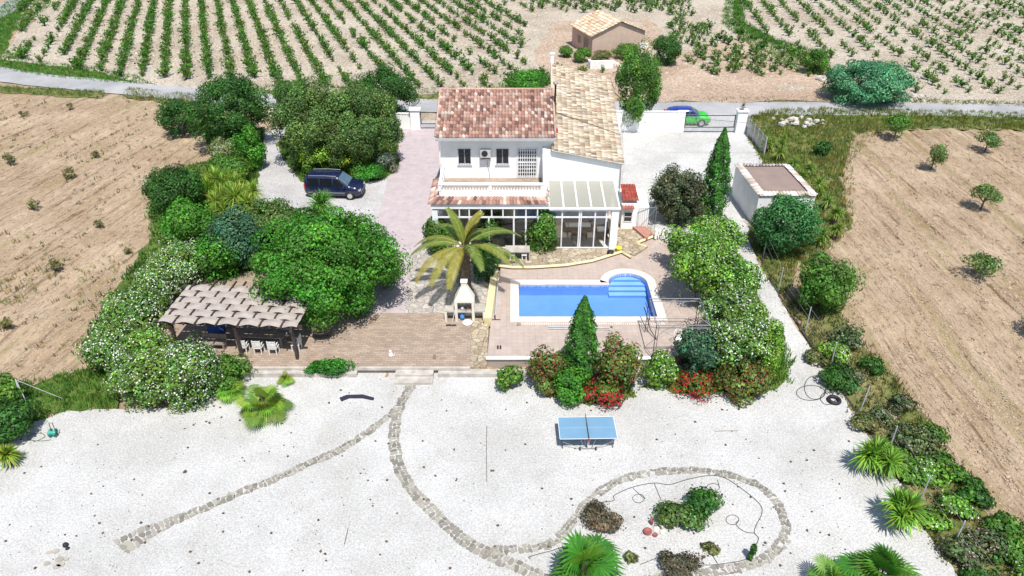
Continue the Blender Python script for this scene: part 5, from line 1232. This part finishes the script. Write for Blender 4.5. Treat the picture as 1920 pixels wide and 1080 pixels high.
# dark pebbles and dry leaves strewn over the gravel
V = MB()
for i in range(520):
    px, py = random.uniform(10, 1700), random.uniform(700, 1078); q = G(px, py)
    if not inpoly(np.array([q.x]), np.array([q.y]), garden)[0]: continue
    r_ = random.choice((.02,.025,.03,.03,.05,.07))*(1.5 if random.random() < .05 else 1)
    a0 = random.random()*6; V.prism([(q.x+r_*cos(a0+a)*random.uniform(.6,1.1), q.y+r_*sin(a0+a)*random.uniform(.6,1)) for a in [2*pi*i_/5 for i_ in range(5)]], q.z+.02, q.z+.035+r_*.5)
tag(V.build('dry_leaves', mat('dry_leaf', (.12,.08,.05), (.05,.04,.03), 9, .9)), 'dark dry leaves and pebbles strewn over the white gravel', 'leaves', kind='stuff')

# ================================================================ DATE PALM
pc = W(870, 462, 3.2); e = empty('date_palm', (pc.x, pc.y, 0), 'date palm with long arching yellow green fronds beside the barbecue', 'palm')
V = []; Fc = []; T = []; k = 0; rb = MB(); nf = 17
for i in range(nf):
    a = i*2.399+random.uniform(-.15, .15); young = i < 4; a += .9 if abs(((a+pi/2+pi) % (2*pi))-pi) < .38 and i % 3 else 0; e0 = R(random.uniform(60, 85)) if young else R(random.uniform(8, 42)); L = random.uniform(3.9, 4.9)*(.7 if young else 1)
    pts = []; p = Vector((0, 0, 3.15)); el_ = e0; n = 11
    for j in range(n):
        pts.append(p.copy()); p += Vector((cos(a)*cos(el_), sin(a)*cos(el_), sin(el_)))*L/n; el_ -= (R(5) if young else R(8.2))
    rb.tube(pts, [.03*(1-j/n)+.006 for j in range(n)], 4)
    mix = random.random()**2.2; base = np.array((.13,.20,.03))*(1-mix)+np.array((.34,.28,.05))*mix
    for j in range(1, n-1):
        for sub in (0, .25, .5, .75):
            o = pts[j].lerp(pts[j+1], sub); d = (pts[j+1]-pts[j]).normalized(); s = Vector((-sin(a), cos(a), 0)); u_ = (j+sub)/n; ln = .52*sin(pi*min(1, .18+u_*.85))+.1
            for sg in (-1, 1):
                q = (s*sg*.8+d*.75+Vector((0,0,.12))).normalized(); tip = o+q*ln-Vector((0,0,.16*ln+.05)); w_ = d*.034; md = o+q*ln*.5
                V += [o-w_, o+w_, md+w_*1.3, tip, md-w_*1.3]; Fc += [(k, k+1, k+2, k+4), (k+4, k+2, k+3, k+3)]; k += 5; T += [base*random.uniform(.8,1.2)]*5
V = np.array([tuple(v) for v in V]); T = np.array(T); F3 = []
for q in Fc:
    F3 += [(q[0],q[1],q[2]),(q[0],q[2],q[3])] if q[2] != q[3] and q[3] != q[0] and len(set(q)) == 4 else [(q[0],q[1],q[2])]
link('fronds', np_mesh('fronds', V, np.array(F3), M['blade'], T), e); rb.build('frond_ribs', mat('rib', (.30,.26,.08), None, 3, .7), e)
tk = MB(); tk.tube([(0,0,-.1),(0,0,.4),(0,0,2.4),(0,0,3.0),(0,0,3.3)], [.42,.36,.33,.45,.2], 12); tk.build('trunk', M['bark'], e)
st_ = MB()
for i in range(90):
    a = i*2.399; z = .3+i*.031; r_ = .34+(.08 if z > 2.4 else 0); st_.poly([(cos(a-.16)*r_,sin(a-.16)*r_,z),(cos(a+.16)*r_,sin(a+.16)*r_,z),(cos(a)*(r_+.13),sin(a)*(r_+.13),z+.2)])
st_.build('leaf_scars', M['bark'], e)

# ================================================================ PLANTS OF THE GARDEN
T_, Sh = 'tree', 'shrub'
L_ = [
 # left group, far to near
 ((298,186,378,256),'dark','dark green rounded bush at the far left end of the tree group','shrub',dict()),
 ((362,146,502,272),'dark','big dark green tree beside the lane left of the gravel drive','tree',dict(trunk=True,clear=.6)),
 ((440,245,496,322),'bright','bright green bush along the left edge of the gravel drive below the big dark tree','shrub',{}),
 ((396,256,458,308),'pale','pale shrub with whitish and pink blossom in front of the big dark tree','shrub',{}),
 ((375,215,440,262),'mid','mid green bush between the two dark ones at the left','shrub',{}),
 ((392,290,470,345),'mid','mid green bush between the blossoming shrub and the yuccas','shrub',{}),
 ((277,316,378,412),'dark','deep green round bush at the edge of the left field','shrub',{}),
 ((308,374,404,460),'bright','fresh green rounded bush below the deep green one','shrub',{}),
 ((398,398,492,512),'blue','blue green conifer like shrub in the middle of the left planting','shrub',{}),
 ((362,440,448,532),'bright','vivid green bush directly behind the pergola','shrub',{}),
 ((452,376,566,470),'olive','olive green shrub with pale tips in front of the parked van','shrub',{}),
 ((278,452,388,548),'oleander','pale flowered oleander at the back of the left hedge','oleander',{}),
 ((250,500,340,590),'oleander','white flowered oleander behind the left edge of the pergola','oleander',{}),
 ((190,540,320,650),'oleander','broad white flowered oleander left of the pergola','oleander',{}),
 ((158,600,270,705),'oleander','leftmost white flowered oleander beside the tilled field','oleander',{}),
 ((230,615,330,712),'oleander_sparse','green oleander touching the left front of the pergola','oleander',{}),
 ((205,655,318,766),'oleander','lowest white flowered oleander at the left end of the gravel','oleander',{}),
 ((288,640,410,766),'oleander','large round pale flowering oleander in front of the pergola','oleander',{}),
 ((376,662,462,736),'mid','small green bush between the round oleander and the terrace','shrub',{}),
 # centre-left big tree and drive island
 ((490,388,738,590),'bright','large spreading bright green tree beside the pergola','tree',dict(trunk=True,clear=.5,dens=1.2)),
 ((640,495,704,600),'bright','bright green low branch bush at the right foot of the large tree','shrub',{}),
 ((693,458,752,540),'mid','green bush at the edge of the pink drive right of the large tree','shrub',{}),
 ((516,160,640,318),'olive','large grey green tree on the left of the drive island','tree',dict(trunk=True,clear=.15,dens=1.2)),
 ((610,165,748,318),'olive','large grey green tree on the right of the drive island','tree',dict(trunk=True,clear=.15,dens=1.2)),
 ((664,130,774,224),'dark','dark green tree behind the drive island beside the lane','tree',dict(trunk=True,clear=.6)),
 ((560,200,690,330),'olive','big grey green bush in the middle of the drive island','shrub',{}),
 ((514,150,580,200),'mid','green tree top behind the left of the drive island','shrub',{}),
 ((563,262,640,332),'citrus','yellow green shrub behind the parked van','shrub',{}),
 ((622,268,690,330),'citrus','yellow green shrub right of the one behind the van','shrub',{}),
 ((655,302,722,340),'box','clipped low vivid green mound beside the bonnet of the van','shrub',{}),
 ((698,282,750,324),'grey','grey green lavender like mound at the corner of the drive island','shrub',{}),
 ((714,268,738,288),'yellowflower','tiny bush of yellow flowers on the drive island','shrub',{}),
 # by the house
 ((790,408,850,478),'mid','green bush at the left corner of the sunroom behind the palm','shrub',{}),
 ((886,394,946,452),'mid','leafy climber on the sunroom front behind the palm','climber',dict(clear=.8)),
 ((985,390,1047,474),'mid','dense tall bush against the sunroom front','shrub',dict(clear=.2)),
 ((884,456,938,534),'dark','dark bush at the right foot of the date palm','shrub',{}),
 ((1156,92,1238,232),'mid','tall bushy green tree behind the wing of the farmhouse','tree',dict(trunk=True,clear=.8)),
 # right hedge
 ((1248,404,1350,500),'oleander_sparse','first oleander of the right hedge next to the patio steps','oleander',dict(clear=.8)),
 ((1300,404,1396,490),'oleander_sparse','oleander of the right hedge below the tall cypress','oleander',{}),
 ((1262,440,1375,560),'oleander_sparse','wide oleander of the right hedge level with the pool stair bay','oleander',dict(clear=1.0)),
 ((1315,470,1420,590),'oleander_sparse','oleander of the right hedge along the white gravel strip','oleander',dict(clear=.5)),
 ((1318,540,1432,650),'oleander','white flowered oleander just right of the gazebo frame','oleander',dict(clear=.9)),
 ((1325,585,1450,705),'oleander','large white flowered oleander in front of the gazebo frame','oleander',{}),
 ((1262,618,1345,712),'blue','dark blue green bush under the front of the gazebo frame','shrub',{}),
 ((1203,658,1268,728),'oleander_sparse','small green bush left of the blue green one','shrub',{}),
 ((1265,690,1350,748),'redflower','red flowering bougainvillea at the foot of the blue green bush','bougainvillea',{}),
 ((1345,668,1450,752),'redmix','olive and red bush at the near end of the right hedge','shrub',{}),
 ((1425,600,1470,715),'lime','light green narrow bush edging the white strip','shrub',{}),
 # island in front of the pool
 ((985,648,1072,732),'redmix','reddish tipped shrub left of the front cypress','shrub',{}),
 ((1118,632,1202,742),'redmix','open shrub with red specks right of the front cypress','shrub',{}),
 ((1038,690,1100,760),'bright','bright green low bush in front of the front cypress','shrub',{}),
 ((1082,704,1182,766),'redflower','deep red bougainvillea mound in front of the front cypress','bougainvillea',{}),
 ((926,682,980,734),'mid','small separate green bush below the pool deck','shrub',dict(ragged=.2,dens=.7)),
 ((1010,700,1052,745),'redmix','low mixed bush at the left front of the cypress island','shrub',{}),
 ((566,676,602,702),'box','small left part of the clipped green bush on the terrace edge','shrub',dict(zb=-.1)),
 ((592,670,664,704),'box','clipped deep green bush on the edge of the terrace','shrub',dict(zb=-.1)),
 # shed side
 ((1418,362,1532,480),'teal','big green bush in front of the shed','shrub',dict(dens=1.1)),
 ((1500,480,1604,592),'mid','round green bush alone at the edge of the right field','shrub',{}),
 ((1448,330,1490,370),'mid','small bush hidden behind the shed corner','shrub',{}),
 ((1528,264,1560,294),'dark','small dark bush in the dry grass right of the drive','shrub',{}),
 # far
 ((1220,68,1276,122),'dark','dark green bush right of the brick barn','shrub',{}),
 ((1510,94,1556,140),'mid','green bush on the strip between the two vineyards','shrub',{}),
 ((1560,116,1696,196),'reed','wide blue green giant reed clump beside the lane','reeds',dict(dens=1.3,ragged=.25)),
 ((1047,86,1075,108),'mid','small green bush at the left foot of the brick barn','shrub',{}),
 ((1076,90,1110,118),'mid','green bush in front of the brick barn doorway','shrub',{}),
 ((1110,96,1150,116),'weed','low green creeper along the front wall of the brick barn','shrub',{}),
 ((1150,84,1200,112),'mid','green bush behind the top of the tall bushy tree','shrub',{}),
 ((940,140,1030,168),'bright','low bright green vines right behind the farmhouse roof','shrub',{}),
 # right field olives
 ((1734,268,1774,312),'olive','small olive tree in the right field, nearer the lane','olive tree',dict(trunk=True,clear=.45,dens=.45,ragged=.25)),
 ((1832,246,1876,278),'olive','small olive tree in the right field at the far right','olive tree',dict(trunk=True,clear=.45,dens=.45,ragged=.25)),
 ((1820,346,1876,388),'olive','small olive tree in the middle of the right field','olive tree',dict(trunk=True,clear=.45,dens=.45,ragged=.25)),
 ((1804,474,1872,518),'olive','small olive tree in the lower right field','olive tree',dict(trunk=True,clear=.45,dens=.45,ragged=.25)),
 ((1658,214,1708,256),'mid','small leafy tree at the top edge of the right field','tree',dict(trunk=True,clear=.4,dens=.5,ragged=.25)),
 ((1930,410,2000,460),'olive','olive tree at the right border casting its shadow into the field','olive tree',dict(trunk=True,clear=.45,dens=.5,ragged=.25)),
 ((1925,575,2005,630),'olive','olive tree beyond the right border casting its shadow into the field','olive tree',dict(trunk=True,clear=.45,dens=.5,ragged=.25)),
 # circular bed
 ((1092,940,1166,996),'brown','brown leafed round cushion bush on the circular path','shrub',{}),
 ((1228,936,1322,1004),'olive','green and grey spreading bush in the middle of the circular bed','shrub',{}),
 ((1240,946,1290,985),'grey','silver grey cushion on the spreading bush in the circular bed','shrub',{}),
 ((1284,912,1350,972),'dark','dark green bush with pale specks at the top of the circular bed','shrub',{}),
 ((1228,1032,1312,1092),'brown','olive brown round cushion bush at the bottom edge','shrub',{}),
 ((1314,1016,1350,1044),'weed','small variegated bush at the bottom of the circular bed','shrub',{}),
 ((1172,1034,1198,1058),'weed','tiny pale green bush next to the bottom fan palm','shrub',dict()),
 ((1400,1018,1418,1050),'dark','tiny dark plant on the stones of the circular path','shrub',{}),
 # left bottom
 ((-40,745,60,835),'dark','dark green bush at the left border','shrub',{}),
 ((-60,700,40,780),'mid','mid green bush at the left border above the grass','shrub',{}),
]
nm_ = {'tree':'tree','shrub':'shrub','oleander':'oleander_shrub','climber':'climber','bougainvillea':'bougainvillea','reeds':'reed_clump','olive tree':'olive_tree'}
HRub = ('climber',)
for bb, sp, lb, ct, kw in L_:
    g = 'white oleanders of the hedges' if ct == 'oleander' else ('olive trees of the right field' if ct == 'olive tree' else None)
    plant(bb, sp, lb, ct, nm_[ct], group=g, **kw)
cypress((1060,556,1123,740), 'dark green cone shaped cypress in front of the pool')
cypress((1320,240,1370,425), 'tall narrow cypress beside the shed')
# hedge rows down the right border: many shrubs
rr = random.Random(5)
line = [(1545,655),(1590,712),(1640,770),(1690,835),(1725,890),(1770,950),(1820,1010),(1850,1060),(1880,1110)]
desc = ['pinkish brown flowering bush','dark green bush','pink flowered oleander','olive green bush']
where = ['at the top of','second down in','third down in','fourth down in','in the middle of','sixth down in','seventh down in','near the bottom of','at the bottom of']
for i, (x, y) in enumerate(line):
    for k in range(3):
        sp = rr.choice(['pinkflower','pinkflower','mid','dark','weed','oleander_sparse']); w_ = rr.uniform(24, 44)*(y/800)**.8; ox = (-12, 24, 50)[k]*(y/850)+rr.uniform(-6, 6); oy = rr.uniform(-16, 16)+(k-1)*-12
        side = ('left','middle','right')[k]
        plant((x+ox-w_,y+oy-w_*.8,x+ox+w_,y+oy+w_*.7), sp, {'pinkflower':'pink flecked bush','mid':'mid green bush','dark':'dark green bush','weed':'dry olive coloured bush','oleander_sparse':'green bush with white specks'}[sp]+' '+where[i]+' the right border hedge, its '+side+' part', 'shrub', group='shrubs of the right border hedge', dens=.75, ragged=.25)
# yuccas
yucca(405,335,45,'yellow green yucca clump at the back left of the gravel drive',heads=9,h=1.5,n=130,spread=1.6,col=(.19,.30,.035))
yucca(440,370,45,'yellow green yucca clump nearer the left edge of the gravel drive',heads=9,h=1.4,n=130,spread=1.5,col=(.21,.31,.04))
yucca(606,380,44,'green spiky palm in front of the parked van',heads=4,h=1.3,n=80,spread=.8,col=(.09,.24,.03))
plant((1222,318,1326,424),'spiky','broad grey brown spiky shrub left of the tall cypress')
yucca(1262,335,34,'green spiky yucca tops rising out of the grey brown shrub left of the cypress',heads=7,h=2.5,n=90,spread=1.6,col=(.09,.15,.03),dead=True)
yucca(1298,362,34,'darker yucca tops between the grey brown shrub and the tall cypress',heads=6,h=2.0,n=90,spread=1.3,col=(.075,.12,.03),dead=True)
for i, (x, y, r_) in enumerate(((1438,268,24),(1462,285,24),(1490,305,24),(1505,330,24),(1535,345,26),(1552,375,26),(1566,400,26),(1572,430,24),(1545,440,22),(1470,262,20),(1520,315,20))):
    yucca(x, y, r_, ('bright','tall','leaning','small','full','dense','spreading','outermost','low','hidden','slim')[i]+' yucca rosette, number '+('one','two','three','four','five','six','seven','eight','nine','ten','eleven')[i]+' counted from the gate along the field edge', heads=2, h=.9, n=80, group='yuccas along the field edge', col=(.16,.25,.035))
yucca(1642,850,62,'large yucca at the right edge of the gravel, upper of two',heads=5,h=1.1,n=95,spread=.75,wd=.085,col=(.15,.30,.03))
yucca(1702,955,62,'large yucca at the right edge of the gravel, lower of two',heads=4,h=1.1,n=110,spread=.6,wd=.085,col=(.15,.30,.03))
yucca(12,852,36,'yellow green yucca cut by the left border of the picture',heads=2,h=.7,n=130,spread=.2,col=(.22,.30,.03))
fanpalm(496,762,74,'wide low fan palm on the gravel below the terrace',h=.5,fans=30,fr=.34,col=(.15,.26,.025))
fanpalm(432,733,34,'small fan palm to the left of the wide one',h=.4,fans=18,col=(.16,.32,.03))
fanpalm(535,712,19,'tiny fan palm by the terrace edge',h=.25,fans=14,col=(.18,.30,.03))
fanpalm(1096,1078,98,'large fan palm at the bottom of the picture',h=1.2,fans=26,col=(.075,.22,.02))
fanpalm(1652,1082,84,'fan palm at the bottom right of the picture',h=1.3,fans=28,col=(.075,.22,.02))
fanpalm(1560,1088,48,'smaller fan palm cut by the bottom border, left of the bottom right one',h=.8,fans=20,col=(.12,.26,.03))

# ---- white rocks piled by the lane and the reed clump
for k, (x, y, n_, sprd, lb, m_) in enumerate(((1700,182,26,2.6,'pile of pale rocks beside the reed clump','rock'),(1497,232,30,2.4,'heap of grey rubble and cut branches in the dry grass','rock'),(508,215,16,1.0,'pile of white stones at the far end of the gravel drive','coping'),(1550,150,16,2.0,'scatter of pale rocks left of the reed clump','rock'),(1140,122,18,2.2,'fallen white stones below the brick barn','coping'))):
    q = G(x, y); mb = MB()
    for i in range(n_):
        r_ = random.uniform(.14, .38); m0 = len(mb.v); cx, cy = random.gauss(0, sprd*.5), random.gauss(0, sprd*.28)
        mb.lathe([(r_*.7,0),(r_,.4*r_),(r_*.7,r_),(r_*.15,r_*1.15)], cx, cy, 6, .02)
        for t in range(m0, len(mb.v)): v = mb.v[t]; mb.v[t] = (v[0]+random.uniform(-.2,.2)*r_, v[1]+random.uniform(-.2,.2)*r_, v[2]+random.uniform(-.15,.15)*r_)
    o = mb.build('rock_pile', M[m_]); o.location = q; tag(o, lb, 'rocks')
# ---- grass and weeds
GC = (.10,.155,.03); DC = (.26,.22,.09)
nm = ['grass verge along the bend of the lane','grass strip between lane and left field','sparse grass on the near side of the lane at the left','rough green and dry grass right of the gravel yard','dry grass above the lane at the right','dry grass under the right border hedge','green grass at the left end of the gravel garden','weeds on the bank between the two vineyards','low dry weeds along the lane behind the car','grass beside the lane behind the trees']
for i, (k, den, h, c, bl) in enumerate((('verge_a',9,.32,(.055,.17,.018),5),('verge_b',14,.3,(.15,.17,.05),5),('verge_c',14,.3,(.12,.17,.04),5),('verge_d',16,.32,(.15,.185,.035),6),('verge_e',10,.3,(.14,.18,.05),4),('verge_f',14,.3,(.14,.14,.05),5),('verge_g',22,.32,(.10,.20,.03),6),('verge_h',9,.4,(.06,.17,.02),6),('verge_i',6,.2,(.17,.15,.07),4),('verge_j',6,.3,(.10,.16,.03),5))):
    tufts('grass', POLY[k], den, h, c, nm[i], 'grass', blade=bl)
dryp = gpoly([(1530,240),(1660,235),(1600,300),(1600,420),(1560,470),(1545,560),(1480,600),(1460,560),(1500,480),(1530,400)])
tufts('dry_grass', dryp, 7, .3, (.28,.24,.11), 'dry straw coloured grass fading into the right field', 'grass', blade=5)
for k_, c_, l_ in (('bed_a',(.05,.13,.02),'ground cover between the shrubs left of the drive'),('bed_b',(.06,.13,.02),'ground cover below the trees of the drive island'),('bed_c',(.08,.17,.025),'ground cover below the right hedge'),('bed_d',(.07,.16,.02),'ground cover around the front cypress')):
    tufts('ground_cover', POLY[k_], 12, .35, c_, l_, 'ground cover', blade=5, width=.05)
strip = gpoly([(1385,480),(1400,520),(1440,600),(1486,680),(1478,718),(1440,716),(1450,660),(1425,600),(1395,540)])
tufts('long_grass', strip, 26, .45, (.13,.24,.03), 'long light green grass along the hedge side of the white strip', 'grass', blade=6)
lf_ = gpoly([(-80,180),(300,190),(370,255),(400,300),(300,330),(280,440),(250,480),(180,590),(150,690),(40,735),(-80,745)])
tufts('field_weeds', lf_, 1.6, .22, (.16,.15,.06), 'dry weeds scattered along the furrows of the left field', 'weeds', blade=7, mask=lambda x, y: (np.sin((x*.978-y*.208)*2*pi/1.7+.9*np.sin((x*.208+y*.978)*.13)) > .1) & (np.sin(x*.5+y*.11)+np.sin(y*.35+x*.2) > -.2))
tufts('field_weeds', [(p[0], p[1]) for p in gpoly([(-80,560),(120,480),(260,420),(240,500),(160,590),(60,700),(-80,730)])], 2.2, .28, (.22,.22,.08), 'greener weeds in the near part of the left field', 'weeds', blade=7, mask=lambda x, y: np.sin(x*1.2+y*.2)+np.sin(y*.5) > .5)
rf_ = gpoly([(1560,480),(1620,260),(1990,250),(1990,1085),(1900,1050),(1780,850),(1640,640),(1560,590)])
tufts('field_weeds', rf_, .35, .16, (.30,.24,.14), 'sparse dry weeds in the right field', 'weeds', blade=5)
for (x, y, s_, w_) in ((128,325,13,'in the middle of the upper half'),(62,385,11,'just below the middle, well left'),(100,500,14,'large one in the lower half'),(15,300,13,'at the left border, upper half'),(12,605,15,'at the left border, lower half'),(130,200,7,'small one nearest the lane'),(45,212,8,'near the lane at the far left'),(178,290,8,'small one in the upper right part'),(185,420,9,'right of the middle'),(240,470,8,'closest to the left hedge')):
    plant((x-s_,y-s_,x+s_,y+s_*.8), 'weed', 'dry weed bush of the left field, '+w_, 'weed bush', 'weed_bush', group='weed bushes in the left field', dens=.35, ragged=.3)
# clods on the tilled ground
def clods(name, poly, n, smin, smax, m, label):
    xs = [p[0] for p in poly]; ys = [p[1] for p in poly]; x = rng.uniform(min(xs), max(xs), n*3); y = min(ys)+(max(ys)-min(ys))*rng.random(n*3)
    ok = inpoly(x, y, poly); x, y = x[ok][:n], y[ok][:n]; n = len(x); s = rng.uniform(smin, smax, n)*np.where(rng.random(n) < .06, 1.8, 1)
    B = np.array([(1,0,0),(0,1,0),(-1,0,0),(0,-1,0),(0,0,.8)]); v = B[None]*s[:, None, None]*rng.uniform(.6, 1.3, (n, 5, 3)); a = rng.uniform(0, 6.28, n); c, s2 = np.cos(a)[:, None], np.sin(a)[:, None]
    v = np.stack([v[..., 0]*c-v[..., 1]*s2, v[..., 0]*s2+v[..., 1]*c, v[..., 2]], -1)+np.c_[x, y, tz(x, y)+(relief(x, y)[2]-.055 if 'vineyard' not in label else .01)][:, None, :]
    f = (np.array([(0,1,4),(1,2,4),(2,3,4),(3,0,4)])[None]+5*np.arange(n)[:, None, None]).reshape(-1, 3)
    tag(link(name, np_mesh(name, v.reshape(-1, 3), f, m)), label, 'soil clods', kind='stuff')
clodm = mat('soil_clod', (.42,.32,.23), (.32,.235,.16), 3, .95)
clods('soil_clods', lf_, 16000, .03, .075, clodm, 'earth clods over the left field'); clods('soil_clods', rf_, 18000, .03, .075, clodm, 'earth clods over the right field')
vcl = mat('vineyard_clod', (.50,.42,.32), (.40,.32,.22), 3, .95)
clods('soil_clods', POLY['vineyard'], 30000, .06, .17, vcl, 'pale clods over the left vineyard'); clods('soil_clods', POLY['vineyard2'], 14000, .06, .17, vcl, 'pale clods over the right vineyard')

# ================================================================ VINEYARD
def vine_mesh(i, col):
    P = []; Nn = []; C_ = []; V = []; Fc = []; k = 0; T = []
    for s in range(random.randint(9, 13)):
        a = random.uniform(0, 2*pi); e_ = R(random.uniform(25, 80)); L = random.uniform(.55, 1.05); d = np.array((cos(a)*cos(e_), sin(a)*cos(e_), sin(e_)))
        m_ = 11; t = np.linspace(.15, 1, m_)[:, None]; P.append(np.array((0, 0, .2))+d*t*L+rng.normal(0, .07, (m_, 3))*(.4+t)); Nn.append(rng.normal(0, 1, (m_, 3))+np.array((0, -.2, .8)))
    P = np.vstack(P); P[:, 2] = np.maximum(P[:, 2], .05); c = vary(col, len(P), .25, .2)
    v, f, t = leaf_cloud(P, np.vstack(Nn), .17, c, 1.3); b = []
    tv = np.array([(-.05,0,0),(.05,0,0),(.03,0,.35),(-.03,0,.35),(0,-.05,0),(0,.05,0),(0,.03,.35),(0,-.03,.35)]); n0 = len(v)
    return np.vstack([v, tv]), np.vstack([f, [[n0,n0+1,n0+2,n0+3],[n0+4,n0+5,n0+6,n0+7]]]), np.vstack([t, np.tile((.08,.055,.035), (8, 1))])
VM = [vine_mesh(i, ((.07,.18,.02),(.10,.19,.03),(.055,.15,.02),(.11,.18,.035))[i % 4]) for i in range(12)]
VMe = [np_mesh('vine_foliage', *VM[i][:2], M['leaf'], VM[i][2]) for i in range(12)]
def rows(poly, azi, gap, step, dstep=0, ok_=None, ref=(0, 0)):
    d = np.array((sin(azi), cos(azi))); n = np.array((d[1], -d[0])); out = []
    for a in np.arange(-160, 160)*gap:
        sft = random.uniform(0, 1); k = -40
        while k < 260:
            k += step*random.uniform(.9, 1.1); p = n*a+d*k+np.array(ref)+n*random.uniform(-.07, .07); out.append(p)
    out = np.array(out); ok = inpoly(out[:, 0], out[:, 1], poly); return out[ok]
v1 = rows(POLY['vineyard'], R(-20.8), 2.42, 1.0, ref=(-3.0, 0)); v2 = rows(POLY['vineyard2'], R(6.7), 2.9, 1.75)
def pxy(P): d = P[:, 1]*cos(TH)+H*sin(TH); return 960+F*P[:, 0]/d, 540+F*np.tan(np.arctan2(H, P[:, 1])-TH)
x1, y1 = pxy(v1); x2, y2 = pxy(v2)
den = np.where(x1 < 620, .97, np.where(x1 < 850, .74, .62))*np.where((np.sin(v1[:, 0]*.17+v1[:, 1]*.09) < -.93), .4, 1)
bare = (x1 > 985) & (x1 < 1250) & (y1 > 25) & (y1 < 135) | ((x1 > 1240) & (y1 > 145)) | ((x1 > 1300) & (x1 < 1372) & (y1 < 45)) | ((x1 > 1190) & (y1 > 95) & (x1 < 1290))
k1 = (rng.random(len(v1)) < den) & ~bare & (x1 > 40) & (x1 < 1550) & (y1 > -14) & (y1 < 168) & ~((x1 < 140) & (y1 > 118-0.0*x1) ) & ~((x1 < 500) & (y1 > 150))
k2 = (rng.random(len(v2)) < .86) & (x2 < 1960) & (y2 > -14) & ~((x2 > 1550) & (x2 < 1705) & (y2 > 110))& (y2 < 178)
AV = np.vstack([np.c_[v1[k1], np.where(x1[k1] < 620, 1.05, 1.0)], np.c_[v2[k2], np.full(k2.sum(), .98)]])
AV = AV[np.argsort(AV[:, 1])]; print('vines', len(AV))
for i, (x, y, s_) in enumerate(AV[:300]):
    o = bpy.data.objects.new('grapevine', VMe[i % 12]); COL.objects.link(o); s_ *= random.uniform(.6, 1.3); o.location = (x, y, .0); o.scale = (s_, s_, s_*random.uniform(.85, 1.15)); o.rotation_euler = (0, 0, random.uniform(0, 6.28))
    tag(o, 'leafy green grapevine bush planted in the rows of the pale vineyard', 'grapevine', 'grapevines in the vineyard rows')
VV = []; FF = []; TT = []; n0 = 0
for (x, y, s_) in AV[300:]:
    v, f, t = VM[random.randrange(12)]; s_ *= random.uniform(.6, 1.3); a = random.uniform(0, 6.28); c, s2 = cos(a)*s_, sin(a)*s_
    VV.append(np.c_[v[:, 0]*c-v[:, 1]*s2+x, v[:, 0]*s2+v[:, 1]*c+y, v[:, 2]*s_]); FF.append(f+n0); TT.append(t); n0 += len(v)
tag(link('far_grapevines', np_mesh('far_grapevines', np.vstack(VV), np.vstack(FF), M['leaf'], np.vstack(TT))), 'farther rows of grapevines in the vineyards at the back', 'grapevines', kind='stuff')
